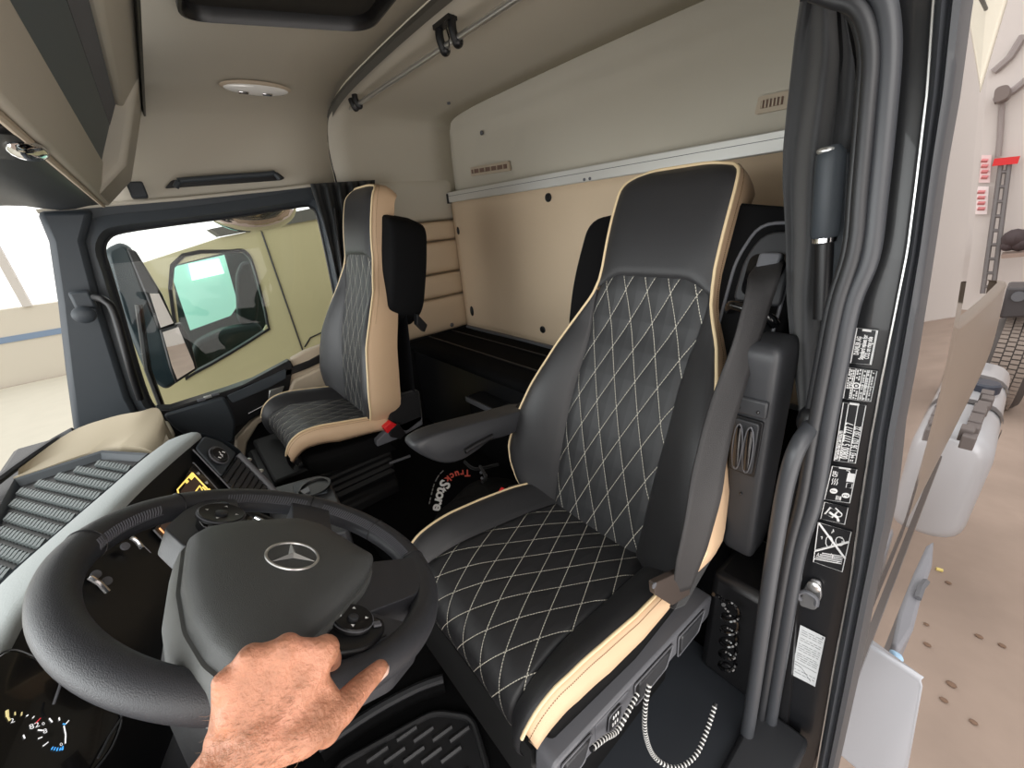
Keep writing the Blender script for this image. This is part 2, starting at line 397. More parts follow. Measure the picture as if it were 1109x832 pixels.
b = MB(); b.prism(lx([(168, 444), (185, 443), (247, 423), (292, 407), (335, 391), (362, 376), (366, 384), (335, 399), (292, 415), (246, 433), (180, 453)], -2.2), (-.08, 0, 0)); b.build('sill_strip', M['blackp'], t, bevel=.006)
for px, py in ((218, 433), (225, 430), (233, 427)):
    MB().box(hx(px, py, -2.185), (.012, .03, .012)).build('switch', M['silver'] if px == 225 else M['greyp'], t, bevel=.002)
# trim above the door: the strip of light edge, headliner wall ends here
b = MB(); b.tube(lx([(40, 229), (100, 223), (200, 215), (300, 205), (345, 200)], -2.262), .007, 8); struct(b.build('trim_4', M['headliner']), 'pale edge of headliner above the passenger door')
# header panel above the frame, dark
b = MB(); b.prism(lx([(62, 229), (100, 224.5), (200, 216.5), (345, 201.5), (350, 209), (260, 222), (112, 240), (100, 250), (62, 250)], -2.275), (-.08, 0, 0)); struct(b.build('trim_5', M['slate']), 'dark header above the passenger window')

# A pillar on the passenger side
b = MB(); b.prism(lx([(38, 228), (100, 226), (98, 240), (92, 262), (112, 340), (140, 430), (152, 452), (80, 474), (70, 400), (62, 330), (52, 262)], -2.24), (-.1, 0, 0))
struct(b.build('wall_front', M['slate'], bevel=.02), 'slate grey windscreen pillar on the passenger side')
# B pillar between door and bunk, passenger side
b = MB(); b.boxmm((XP - .08, .70, -.75), (XP + .005, .95, .22)); struct(b.build('wall_right', M['slate'], bevel=.01), 'dark pillar behind the passenger door')
b = MB(); b.boxmm((XP - .08, .70, FL), (XP + .005, 1.0, -.75)); struct(b.build('wall_right', M['blackp'], bevel=.01), 'black lower pillar behind the passenger door')
b = MB(); b.boxmm((XP - .08, .99, FL), (XP - .0, YB + .05, -.66)); struct(b.build('wall_right', M['blackp']), 'black side lining beside the bunk base')
b = MB(); b.boxmm((XP - .08, YB + .06, FL), (-.24, YB + .12, .2)); struct(b.build('wall_back', M['blackp']), 'outer rear wall behind the bunk')

# assist handle above the door
t = thing('assist_handle', 'black assist handle recessed in the headliner above the passenger window', 'handle', (-2.27, .35, .24))
b = MB(); b.prism(roundpoly(lx([(178, 204), (186, 195), (300, 186), (309, 193), (305, 195)], -2.262), .01), (-.02, 0, 0)); b.build('recess', M['blackp'], t, bevel=.003)
b = MB(); b.tube(catmull(lx([(190, 203), (194, 197), (203, 195), (290, 188.5), (297, 188), (303, 194)], -2.235), 5), .011, 10); b.build('grip', M['slate'], t)
# reading lamp
c = hz(279, 100, .505)
t = thing('ceiling_lamp', 'small clear reading lamp in the headliner above the passenger side', 'lamp', c)
Mx = Matrix.Rotation(math.radians(-25), 3, 'Y')
lens = MB(); lens.sphere(c + Vector((0, 0, .008)), 1, 24, 10, (.026, .11, .014), Mx); lens.build('lens', mat('clear_lens', srgb(245, 245, 242), .1, coat=.6, spec=.9), t)
b = MB(); b.sphere(c + Vector((0, 0, .014)), 1, 24, 8, (.034, .122, .009), Mx); b.build('bezel', M['trimbeige'], t)
for dy in (-.05, .03): MB().box(c + Vector((.008, dy, -.007)), (.012, .035, .006), M=Mx).build('switch', M['chrome'], t, bevel=.003)

# roof hatch
t = thing('roof_hatch', 'dark roof hatch with rounded frame in the headliner', 'hatch', (-1.35, .45, .55))
q = roundpoly([hz(190, 16, .538), hz(400, 30, .545), hz(470, -60, .545), hz(190, -60, .545)], .07, 6)
cen = sum(q, Vector()) / len(q)
b = MB(); inn = [p.lerp(cen, .07) for p in q]; up = Vector((0, 0, .03))
b.loft([q, [p - Vector((0, 0, .012)) for p in q], [p.lerp(cen, .03) - Vector((0, 0, .014)) for p in q], inn, [p + up for p in inn]], caps=False); b.build('frame', M['blackp'], t)
b = MB(); b.poly([p + up * .6 for p in inn]); b.build('blind', mat('dark_blind', srgb(46, 44, 40), .7), t, norm=False)

# curtain rail: tube in three clips
t = thing('curtain_rail', 'aluminium rod in black clips under the ceiling cross strip', 'rail', (-1.5, .875, .48))
p0, p1 = hz(380, 118, .495), hz(640, -55, .495)
b = MB(); b.tube([p0, p1], .009, 12); b.build('rod', M['silver'], t)
for px, py in ((379, 113), (476, 44)):
    tt = (hz(px, py, .495).x - p0.x) / (p1.x - p0.x); q = p0.lerp(p1, max(.0, min(1, tt)))
    d = (p1 - p0).normalized(); cl = MB(); s = .6 if px == 379 else 1
    for sg in (-1, 1):
        e = q + d * .035 * sg * s
        cl.tube(catmull([e + Vector((0, -.01, .05)), e + Vector((0, -.012, .02)), e + Vector((0, -.004, -.005)), e + Vector((0, .004, -.012))], 4), [.013*(.8+.2*s)] * 13, 10)
        cl.sphere(e + Vector((0, .002, -.008)), .017*s**.5, 12, 8)
    cl.box(q + Vector((0, -.012, .05)), (.09*s, .03, .02)); co = cl.build('clip', M['blackp'], t)
    if s == 1:
        MB().tube([q + d*.004 + Vector((0, -.012, .04)), q + d*.006 + Vector((0, -.006, .01)), q + d*.004 + Vector((0, -.01, -.02))], .003, 8).build('spring', M['chrome'], co)

# ------------------------------------------------------------------ overhead storage along the front
M['trimgrey'] = mat('grey_beige_plastic', srgb(198, 191, 176), .6, bump=.2, scale=500)
t = thing('overhead_cabinet', 'beige and dark overhead storage cabinet above the windscreen', 'cabinet', (-1.1, 0, .17))
x0, x1 = -2.2, .25
def strip(pts, name, m, par, xa=x0, xb=x1, sub=0, **k):
    b = MB(); q = [Vector((0, y, z)) for y, z in pts]
    b.loft([[Vector((x, p.y, p.z)) for p in q] for x in (xa, xb)]); return b.build(name, m, par, **k)
strip([(-.085, .160), (-.072, .158), (-.055, .185), (-.030, .245), (-.045, .262), (-.075, .255), (-.09, .2)], 'front_rail', M['trimgrey'], t, bevel=.006, bseg=3)
strip([(-.046, .245), (-.034, .245), (.052, .402), (.04, .41)], 'flap', mat('flap_slate', srgb(84, 95, 100), .5), t, xb=x1, xa=-1.80)
strip([(.0, .335), (.018, .338), (.056, .404), (.035, .41)], 'net_pocket', M['cloth'], t, xb=-.2, xa=-1.78)
strip([(.045, .39), (.062, .385), (.128, .468), (.13, .5), (.05, .5)], 'upper_rail', M['trimgrey'], t, bevel=.01, bseg=3)
strip([(.128, .45), (.134, .45), (.15, .52), (.128, .52)], 'painted_shadow_line', M['blackp'], t)  # solid black strip stands in for the thin shadow line here
b = MB(); b.prism([(x0, -.085, .160), (x0, -.068, .162), (x0, .018, .236), (x0, .068, .34), (x0, .128, .468), (x0, .13, .5), (x0, -.1, .5), (x0, -.12, .2)], (.42, 0, 0)); b.build('end_panel', M['trimgrey'], t, bevel=.02, bseg=4)
b = MB(); b.boxmm((x0 - .06, .0, .18), (x0 + .02, .05, .235)); b.build('hinge_cover', M['slate'], t, bevel=.006)
# soffit under the cabinet with the map lamp
b = MB()
def sof(u, v):
    x = x0 - .05 + u * (x1 - x0 + .05); y = -.09 - v * .36
    return (x, y, .168 + .012 * v - .03 * math.sin(PI * min(1, v * 1.6)) ** 2 * .6)
b.grid(sof, lin(0, 1, 30), lin(0, 1, 10)); b.build('soffit', M['slate'], t, solid=.02, soff=-1, norm=False)
q = hz(20, 160, .155)
b = MB(); b.prism(roundpoly([q + Vector((-.11, -.045, -.002)), q + Vector((.12, -.045, -.002)), q + Vector((.12, .022, -.002)), q + Vector((-.11, .022, -.002))], .035, 5), (0, 0, .03)); lm = b.build('lamp_console', M['blackp'], t, bevel=.008)
MB().sphere(q + Vector((0, .008, -.004)), 1, 18, 10, (.06, .022, .012)).build('lamp_lens', M['chrome'], lm)
b = MB(); b.tube([(x0, -.088, .158), (x1, -.088, .158)], .006, 8); b.build('edge_strip', M['trimbeige'], t)

# windscreen glass and the frame below the soffit
b = MB(); b.poly([(-2.2, -.42, .18), (.2, -.42, .18), (.2, -.78, -.66), (-2.15, -.78, -.66)]); w = b.build('window_1', glass('windscreen_glass', (.95, .97, .96, 1), .5), flat=True, norm=False); struct(w, 'wide windscreen in front of the dashboard')
b = MB(); b.tube([(-2.2, -.43, .17), (.2, -.43, .17)], .02, 8); struct(b.build('trim_6', M['slate']), 'dark upper edge of the windscreen')
# ================================================================== seats
q_back = quilt('quilted_leather_back', srgb(46, 47, 49), .061, .146, lw=.026, ou=.45, ov=-3.63)
q_seat = quilt('quilted_leather_seat', srgb(38, 38, 40), .0595, .121, lw=.028, ou=.15, ov=-.10)
wv = [-.08, -.03, .0, .05, .10, .20, .28, .35, .43, .50, .545, .58, .62, .66, .78, .83, .858, .874, .886, .893]
ww = [.20, .235, .262, .295, .305, .292, .27, .25, .226, .20, .178, .162, .153, .149, .149, .148, .145, .137, .122, .095]
iv = [-.08, 0, .07, .2, .3, .4, .47, .53, .58, .60]
iw = [.13, .138, .141, .143, .145, .141, .142, .149, .153, .153]
def Wv(v): return interp(v, wv, ww)
def Iv(v): return min(interp(v, iv, iw), Wv(v) - .002)
def vtop(u): a = abs(u); return .637 - .041 * max(0, min(1, (a - .085) / .075)) ** 1.6
def depth(u, v):
    a = abs(u); w = Wv(v); d = 0
    d += .022 * math.sin(PI * max(0, min(1, (v + .05) / .55)))
    if v < .62:
        i = Iv(v); bh = interp(v, [-.08, 0, .1, .3, .42, .55, .62], [.02, .05, .062, .055, .035, .008, 0])
        if a > i: tt = min(1, (a - i) / max(w - i, .004)); d += bh * math.sin(PI * min(tt * .60, .60)) - .010 * min(1, bh / .04) * max(0, (tt - .75) / .25) ** 2
    if v > .55:
        k = min(1, (v - .55) / .1); d += k * (.018 * math.sin(PI * min(1, (v - .55) / .4)) - .014 * (a / max(w, .02)) ** 6)
    d -= .02 * max(0, (v - .84) / .053) ** 2
    return d
WC = ([-.2, -.1, -.06, .0, .05, .12, .22, .33, .40, .46, .50, .56], [.20, .215, .22, .228, .236, .241, .243, .238, .228, .212, .19, .165])
IC = ([-.2, 0, .1, .25, .40, .48, .56], [.180, .180, .172, .165, .155, .142, .125])
def make_seat(label, xc, dy, dz, driver):
    o = Vector((xc, .672 + dy, -.767 + dz)); V, F = (Vector((0, .351, .936)), Vector((0, -.936, .351))) if driver else (Vector((0, .235, .972)), Vector((0, -.972, .235))); U = Vector((1, 0, 0))
    t = thing('driver_seat' if driver else 'passenger_seat', label, 'seat', (xc, .50 + dy, FL + .002))
    S = lambda u, v, e=0: o + U * u + V * v + F * (depth(u, v) + e)
    # --- backrest front
    n = 26; b = MB()
    vs = lin(-.07, 1, 44)
    b.grid(lambda s, k: S(s * Iv(min(k * 1.0, .6) if k > 0 else k), 0) if 0 else (lambda u0, v0: S(u0, v0, -.005 * max(0, abs(s) - .965) / .035 - .005 * max(0, (k - .97) / .03)))(s * Iv(-.07 + (vtop(s * .15) + .07) * k), -.07 + (vtop(s * .15) + .07) * k),
           lin(-1, 1, n), lin(0, 1, 46), uvf=lambda s, k: (s * Iv(-.07 + (vtop(s * .15) + .07) * k), -.07 + (vtop(s * .15) + .07) * k))
    br = b.build('backrest_insert', q_back, t, ang=80); lab(br, 'black quilted leather with pale diamond stitching')
    for sg in (-1, 1):
        b = MB()
        def bol(s, v, sg=sg):
            i, w = Iv(v), Wv(v); u = i + (w - i) * s
            return S(sg * u, v, -.005 * max(0, 1 - s / .06))
        b.grid(bol, lin(0, 1, 16), lin(-.07, .597, 34)); b.build('backrest_bolster', M['leather'], t, ang=80)
    b = MB()
    def hr(s, k):
        vt = vtop(s * .153); v = vt + (.893 - vt) * k; return S(s * Wv(v), v, -.005 * max(0, 1 - k / .03))
    b.grid(hr, lin(-1, 1, 26), [0, .02, .05] + lin(.1, .9, 20) + [.94, .97, 1]); h = b.build('headrest', M['leather'], t, ang=80); lab(h, 'smooth black leather headrest panel')
    # --- outline, piping and beige sides wrapping over the top
    vv = lin(-.05, .84, 50) + [.85, .862, .872, .88, .886, .89]
    left = [(-Wv(v), v) for v in vv]; right = [(Wv(v), v) for v in vv]
    outl = left + [(u, .893 + .0025 * (1 - (u / .095) ** 2)) for u in lin(-.08, .08, 8)] + right[::-1]
    b = MB(); b.tube([S(u, min(v, .893), .001) + V * .002 for u, v in outl], .0036, 8); b.build('piping', M['piping'], t)
    def sideD(v): return interp(v, [-.08, .1, .3, .45, .55, .7, .9], [.11, .13, .125, .11, .105, .11 if driver else .095, .118 if driver else .085])
    rings = []
    for u, v in outl:
        sg = -1 if u < 0 else 1; D = sideD(v); k = max(0, min(1, (v - .84) / .053)); kx = 1 - k
        ring = []
        for q, inn, sink in ((0, 0, .002), (.12, -.004, .0), (.5, .0, 0), (.8, .006, .0), (1, .014, .008)):
            low = 1 if v < .5 else .6
            ring.append(o + U * (u - sg * inn * (kx if abs(u) > .09 else 0) * low) + V * (min(v, .896) - inn * k * 1.0 + (.012 * math.sin(q * PI) * k)) + F * (depth(u, min(v, .893)) - .003 - D * q))
        rings.append(ring)
    b = MB(); b.loft(rings, wrap=False, caps=False); sp = b.build('side_panel', M['beige'], t, ang=60); lab(sp, 'beige leather sides and headrest cap')
    # stitch line beside the piping
    b = MB()
    for i in range(0, len(outl) - 1):
        u, v = outl[i]; u2, v2 = outl[i + 1]
        if v < .4: continue
        for k in range(4):
            f0, f1 = (k + .15) / 4, (k + .75) / 4
            g = lambda f: rings[i][1].lerp(rings[i + 1][1], f) + (rings[i][1] - rings[i][0]).normalized() * .004 + U * (.001 if u > 0 else -.001)
            b.tube([g(f0), g(f1)], .0007, 4)
    b.build('side_stitching', mat('brown_thread', srgb(120, 90, 60), .7), sp)
    # --- back of the seat
    b = MB(); b.grid(lambda s, v: o + U * (s * (Wv(v) - .02)) + V * v + F * (depth(0, v) - .02 - sideD(v) + .012 * (1 - s * s)), lin(-1, 1, 10), lin(-.05, .885, 24)); b.build('back_panel', M['blackp'], t, ang=80)
    # --- black velour shoulder shell behind the headrest
    so = roundpoly([Vector((-.262, .455, 0)), Vector((-.285, .62, 0)), Vector((-.272, .80, 0)), Vector((-.12, .82, 0)), Vector((.12, .82 if driver else .80, 0)), Vector((.285 if driver else .235, .795 if driver else .77, 0)), Vector((.30 if driver else .25, .62, 0)), Vector((.285 if driver else .235, .43, 0)), Vector((.12, .36, 0)), Vector((-.12, .36, 0))], [.05, .08, .05, .03, .03, .05, .08, .06, .02, .02], 5)
    b = MB(); fr, bk = -.038, -.185
    P = lambda q, e: o + U * q.x + V * q.y + F * e
    sc2 = lambda q, f: Vector((q.x * f, .6 + (q.y - .6) * f, 0))
    b.loft([[P(sc2(q, f), e) for q in so] for f, e in ((.95, fr), (.985, fr - .006), (1, fr - .02), (1, bk + .03), (.97, bk))]); sh = b.build('shoulder_shell', M['velour'], t, ang=60); lab(sh, 'black velour shoulder shell')
    # --- cushion
    path = catmull([(0, .232, -.868), (0, .212, -.83), (0, .207, -.79), (0, .219, -.758), (0, .25, -.735), (0, .30, -.7245), (0, .36, -.7235), (0, .46, -.738), (0, .58, -.758), (0, .72, -.79)], 8)
    path = [Vector((0, p.y if driver else .72 - (.72 - p.y) * .76, p.z)) + Vector((0, dy, dz)) for p in path]
    L = [0]
    for i in range(1, len(path)): L.append(L[-1] + (path[i] - path[i-1]).length)
    i0 = min(range(len(path)), key=lambda i: abs(path[i].y - dy - (.25 if driver else .363)) + (0 if path[i].z - dz > -.74 else 9)); T = [l - L[i0] for l in L]
    def cp(tt): return Vector((0, interp(tt, T, [p.y for p in path]), interp(tt, T, [p.z for p in path])))
    def cn(tt):
        d = (cp(tt + .008) - cp(tt - .008)).normalized(); return Vector((0, -d.z, d.y))
    t0, t1 = T[0], min(.455, T[-1] - .004)
    def C(u, tt, e=0):
        a = abs(u); i = interp(tt, *IC); w = interp(tt, *WC); d = -.006
        fl = interp(tt, [t0, -.03, .03, 1], [.3, .6, 1, 1])
        if a > i: s = min(1, (a - i) / (w - i)); d += .038 * math.sin(PI * .52 * s) ** 1.1 * fl - .004 * max(0, (s - .7) / .3) ** 2
        else: d -= .006 * (1 - (a / i) ** 2)
        return Vector((xc + .02 + u, 0, 0)) + cp(tt) + cn(tt) * (d + e)
    b = MB(); b.grid(lambda s, tt: C(s * interp(tt, *IC), tt, -.004 * max(0, (abs(s) - .96) / .04)), lin(-1, 1, 26), lin(t0, t1, 50), uvf=lambda s, tt: (s * interp(tt, *IC), tt))
    ci = b.build('cushion_insert', q_seat, t, ang=80, solid=.03, norm=True); lab(ci, 'black quilted cushion with pale diamond stitching')
    sidec = (M['beige'])
    for sg in (-1, 1):
        b = MB()
        b.grid(lambda s, tt: C(sg * (interp(tt, *IC) + (interp(tt, *WC) - interp(tt, *IC)) * s), tt, -.004 * max(0, 1 - s / .08)), lin(0, 1, 14), lin(t0 + .03, t1, 44)); b.build('cushion_bolster', M['leather'], t, ang=80)
        ts = lin(-.04, .40 if driver else t1 - .03, 40)
        b = MB(); b.tube([C(sg * (interp(q, *WC) + .001), q, .001) for q in lin(-.05, t1, 40)], .0032, 8); b.build('cushion_piping', M['piping'], t)
        rings = []
        for q in ts:
            p = C(sg * interp(q, *WC), q); hgt = interp(q, [-.07, -.03, .0, .12, .3, .40], [.04, .05, .062, .080, .066, .045])
            dn = Vector((0, .13 if q > 0 else .25, -1)).normalized()
            rings.append([p + U * (sg * e) + dn * (hgt * k) for k, e in ((.0, .0), (.1, .008), (.35, .018), (.7, .018), (1, .006))])
        b = MB(); b.loft(rings, wrap=False, caps=False); sp2 = b.build('cushion_side_panel', sidec, t, ang=70, solid=.012, soff=-1 if sg > 0 else 1, norm=False); lab(sp2, 'beige leather side band of the cushion')
        b = MB()
        for i in range(len(rings) - 1):
            for k in range(3):
                f0, f1 = (k + .1) / 3, (k + .7) / 3
                g = lambda f: rings[i][1].lerp(rings[i + 1][1], f) + U * (sg * .002) + Vector((0, 0, -.002))
                b.tube([g(f0), g(f1)], .0007, 4)
        b.build('side_stitching', mat('brown_thread', srgb(120, 90, 60), .7), sp2)
    # skirt and suspension base
    b = MB()
    def sk(k, tt): return None
    fy = 0 if driver else .12
    ring = [(-.24, .262 + fy), (-.22, .25 + fy), (.22, .25 + fy), (.245, .262 + fy), (.25, .50), (.235, .70), (-.235, .70), (-.25, .5)]
    def zl(y): return -.775 - .125 * (y - .2)
    b.loft([[Vector((xc + x * s, y + dy + oy, zl(y) + dz + dzz)) for x, y in ring] for s, oy, dzz in ((.94, .01, -.01), (1.0, .0, -.03), (1.0, .0, -.06), (.98, .02, -.10))]); b.build('cushion_skirt', mat('skirt_black', srgb(13, 13, 14), .8, spec=.15), t, ang=50, bevel=.006)
    b = MB(); b.loft([[Vector((xc + x * s, .46 + dy + y, z)) for x, y in ((-.22, -.2), (.22, -.2), (.22, .24), (-.22, .24))] for s, z in ((1, -.86 + dz), (.95, -1.0), (.9, -1.03), (1.02, -1.05), (1.02, FL + .003 if driver else -1.098))]); b.build('seat_base', mat('base_black', srgb(15, 15, 16), .6, spec=.3), t, bevel=.01)
    b = MB()
    for k in range(5):
        z = -.90 + dz - k * .03; b.loft([[Vector((xc + x * .21 * s, .46 + dy + y * .22 * s, z + zz)) for x, y in ((-1, -1), (1, -1), (1, 1), (-1, 1))] for s, zz in ((1.0, 0), (1.06, -.015), (1.0, -.03))])
    b.build('bellows', mat('bellows_black', srgb(16, 16, 17), .6), t, ang=20)
    return t, S, C, o, U, V, F

DS, S, C, o_, U_, V_, F_ = make_seat('black quilted driver seat with beige sides and raised armrest', -.562, 0, 0, True)

# --- control strip along the door side of the driver seat
def cx(px, py, X=-.288): return hx(px, py, X)
b = MB(); top0, top1 = Vector((-.288, .235, -.842)), Vector((-.288, .80, -.925)); dn = Vector((0, -.1, -1)).normalized() * .088
b.prism(roundpoly([top0, top1, top1 + dn * .8, top0 + dn], [.02, .01, .02, .03]), (-.045, 0, 0)); cs = b.build('control_strip', M['greyp'], DS, bevel=.006); lab(cs, 'grey plastic control strip')
def onstrip(a, k, e=0): return top0.lerp(top1, a) + dn * k + Vector((e, 0, 0))
for nm, a0, a1 in (('handle_recess', .03, .17), ('handle_recess', .40, .66), ('handle_recess', .70, .92)):
    q = [onstrip(a0, .12), onstrip(a1, .12), onstrip(a1 - .03, .8), onstrip(a0 + .02, .92)]
    b = MB(); b.prism(roundpoly([p + Vector((.003, 0, 0)) for p in q], .008), (-.02, 0, 0)); rc = b.build(nm, M['blackp'], cs, bevel=.002)
    b = MB(); cq = [p.lerp(sum(q, Vector()) / 4, .22) + Vector((.006, 0, 0)) for p in q]; b.prism(roundpoly(cq, .01), (-.02, 0, 0)); b.build('lever', M['plastic'], rc, bevel=.005)
    b = MB(); b.tube([p + Vector((.0035, 0, 0)) for p in roundpoly(q, .008)], .0018, 6, closed=True); b.build('recess_rim', M['greyp'], rc)
b = MB(); b.prism(roundpoly([onstrip(.19, .08, .002), onstrip(.37, .08, .002), onstrip(.36, .93, .002), onstrip(.20, .93, .002)], .008), (-.02, 0, 0)); sp = b.build('switch_plate', M['greyp'], cs, bevel=.001)
b = MB(); b.prism(roundpoly([onstrip(.25, .14, .006), onstrip(.32, .14, .006), onstrip(.32, .72, .006), onstrip(.25, .72, .006)], .01), (-.02, 0, 0)); rk = b.build('rocker_switch', M['blackp'], sp, bevel=.003)
b = MB(); b.tube([p + Vector((.0065, 0, 0)) for p in roundpoly([onstrip(.25, .14), onstrip(.32, .14), onstrip(.32, .72), onstrip(.25, .72)], .01)], .0012, 6, closed=True); b.build('switch_rim', M['greyp'], rk)
b = MB()
for kk in (.3, .52):
    for dx in (-.012, 0, .012): b.box(onstrip(.285 + dx, kk, .0075), (.001, .003, .009))
b.build('switch_mark', M['white'], rk)

# --- folding armrest on the far side, lowered
b = MB(); pts = catmull([(.335, -.508), (.38, -.492), (.50, -.508), (.62, -.528), (.70, -.54), (.74, -.565), (.70, -.60), (.62, -.598), (.56, -.588), (.50, -.600), (.44, -.602), (.385, -.572)], 4, True)
b.loft([[Vector((x, .54 + (p.y if 0 else (p[0] - .54)) * s, -.545 + (p[1] + .545) * s)) for p in pts] for x, s in ((-.905, .85), (-.902, .93), (-.895, .985), (-.885, 1), (-.855, 1), (-.845, .985), (-.838, .93), (-.835, .85))])
ar = b.build('armrest', M['plastic'], DS, ang=60); lab(ar, 'lowered dark grey armrest on the inner side')
b = MB(); b.tube([(-.832, .47, -.577), (-.832, .50, -.573), (-.832, .565, -.571)], .008, 8); b.build('adjuster', M['blackp'], ar)
b = MB(); b.tube([(-.872, .70, -.565), (-.80, .72, -.57)], .035, 16); b.build('armrest_pivot', M['blackp'], DS)

# --- armrest folded up on the door side (its underside faces forward)
b = MB()
cr = catmull([(-.258, .806, -.255), (-.258, .798, -.275), (-.258, .80, -.34), (-.256, .805, -.45), (-.254, .808, -.58), (-.252, .812, -.68), (-.252, .82, -.74), (-.252, .835, -.765)], 5)
rings = []
for k, p in enumerate(cr):
    f = k / (len(cr) - 1); s = interp(f, [0, .05, .13, .3, .8, .93, 1], [.45, .8, .97, 1, .92, .8, .35]); dpt = interp(f, [0, .05, .15, .4, 1], [.05, .08, .09, .075, .06])
    rings.append([p + Vector((x * s, y * (s if y < .01 else 1), 0)) for x, y in [(q.x, q.y) for q in roundpoly([Vector((-.036, -.03, 0)), Vector((.036, -.03, 0)), Vector((.036, dpt, 0)), Vector((-.036, dpt, 0))], .016, 3)]])
b.loft(rings); fa = b.build('folded_armrest', M['plastic'], DS, ang=50); lab(fa, 'dark grey armrest folded upright on the door side')
b = MB(); q = [Vector((-.286, .767, -.40)), Vector((-.232, .767, -.40)), Vector((-.234, .776, -.53)), Vector((-.285, .776, -.53))]
b.prism(roundpoly(q, .006), (0, .012, 0)); gr = b.build('grip_recess', M['blackp'], fa, bevel=.001)
b = MB()
b.prism(roundpoly([Vector((-.281, .764, -.405)), Vector((-.237, .764, -.405)), Vector((-.239, .772, -.525)), Vector((-.280, .772, -.525))], .008), (0, .006, 0)); b.build('ribbed_grip', M['plastic'], gr, bevel=.002)
for dx in (-.269, -.249):
    b = MB(); b.tube([(dx, .762, -.42), (dx, .7625, -.44), (dx, .766, -.49), (dx, .769, -.512)], [.0055, .0068, .0068, .0055], 10); b.build('grip_groove', M['gloss'], gr)
    b = MB(); b.tube([Vector((dx + .0088 * math.cos(a), .7635 - .055 * min(0, .0), -.466 + .054 * math.sin(a))) + Vector((0, .0035 - .0045 * math.sin(a) - .004, 0)) for a in lin(0, 2*PI, 25)[:-1]], .0014, 6, closed=True); b.build('groove_rim', M['greyp'], gr)
b = MB(); b.box((-.259, .769, -.375), (.062, .012, .035)); br_ = b.build('hinge_plate', M['plastic'], fa, bevel=.004)
for dx in (-.276, -.242): MB().sphere((dx, .763, -.38), .0035, 8, 6).build('screw', M['gloss'], br_)
MB().sphere((-.254, .777, -.58), .003, 8, 6).build('screw', M['gloss'], fa)

b = MB(); b.sphere(o_ + U_ * -.286 + V_ * .63 + F_ * -.09, .022, 12, 8, (.7, 1, 1.6)); b.build('side_knob', M['greyp'], DS)
# --- belt guide on the shoulder shell
def sh(u, v, e): return o_ + U_ * u + V_ * v + F_ * e
q = roundpoly([sh(.172, .45, -.036), sh(.172, .69, -.036), sh(.20, .765, -.036), sh(.28, .765, -.036), sh(.28, .45, -.036)], [.02, .03, .03, .02, .01])
b = MB(); b.tube(q, .0035, 8, closed=True); b.build('guide_outline', M['greyp'], DS)
q = roundpoly([sh(.192, .60, -.037), sh(.192, .69, -.037), sh(.217, .745, -.037), sh(.282, .745, -.037), sh(.282, .60, -.037)], [.02, .03, .03, .02, .01])
b = MB(); b.prism(q, F_ * .016); bg = b.build('belt_guide', M['plastic'], DS, bevel=.005); lab(bg, 'dark grey belt guide on the shoulder')
b = MB(); b.prism(roundpoly([sh(.205, .615, -.021), sh(.205, .70, -.021), sh(.279, .70, -.021), sh(.262, .615, -.021)], .02), F_ * .003); b.build('guide_groove', M['gloss'], bg)
b = MB(); b.prism(roundpoly([sh(.225, .635, -.025), sh(.225, .70, -.025), sh(.267, .70, -.025), sh(.257, .635, -.025)], .008), F_ * .02); b.build('release_button', M['greyp'], bg, bevel=.004)
b = MB(); b.tube(catmull([sh(.189, .585, -.03), sh(.202, .592, -.008), sh(.237, .585, -.003), sh(.272, .575, -.008), sh(.282, .565, -.025)], 4), .011, 10); b.build('guide_roller', M['gloss'], bg)

# --- seat belt
t = thing('seat_belt', 'black seat belt webbing running down the door side of the driver seat', 'seat belt', (-.285, .64, -.79))
c0 = [hx(833, 286, -.318), hx(826, 305, -.295), hx(814, 350, -.285), hx(798, 400, -.283), hx(781, 450, -.277), hx(769, 500, -.266), hx(760, 550, -.254), hx(748, 600, -.257), hx(737, 640, -.272)]
wd = [.024, .025, .027, .028, .029, .031, .034, .034, .022]
cc = catmull(c0, 5); rings = []
for k, p in enumerate(cc):
    f = k / (len(cc) - 1); w = interp(f, lin(0, 1, 9), wd); d = (cc[min(k+1, len(cc)-1)] - cc[max(k-1, 0)]).normalized()
    s = Vector((.35, .9, .25)); s = (s - d * s.dot(d)).normalized()
    ring = [p + s * (w * e) + Vector((1, -.6, 0)).normalized() * (.002 * math.sin(e * 2 + f * 6)) for e in lin(-1, 1, 7)]
    rings.append(ring)
b = MB(); b.loft(rings, wrap=False, caps=False); b.build('webbing', mat('belt_webbing', srgb(44, 43, 44), .55, bump=.5, scale=900), t, solid=.003, norm=False)
a = hx(712, 632, -.285); e = hx(735, 645, -.275)
b = MB(); b.prism(roundpoly([hx(702, 628, -.283), hx(738, 612, -.283), hx(742, 640, -.283), hx(722, 652, -.283), hx(703, 640, -.283)], .006), (.012, 0, 0)); an = b.build('anchor_cover', mat('brown_black_plastic', srgb(64, 55, 50), .45), t, bevel=.004)
b = MB(); b.lathe([(.006, 0), (.006, .002), (.001, .002)], hx(708, 634, -.27), (1, 0, 0), 10); b.build('screw', M['greyp'], an)
b = MB(); b.prism(roundpoly([hx(742, 600, -.295), hx(765, 575, -.295), hx(762, 600, -.295), hx(733, 650, -.295), hx(720, 655, -.295)], .006), (.02, 0, 0)); b.build('belt_end', M['cloth'], t, bevel=.004)

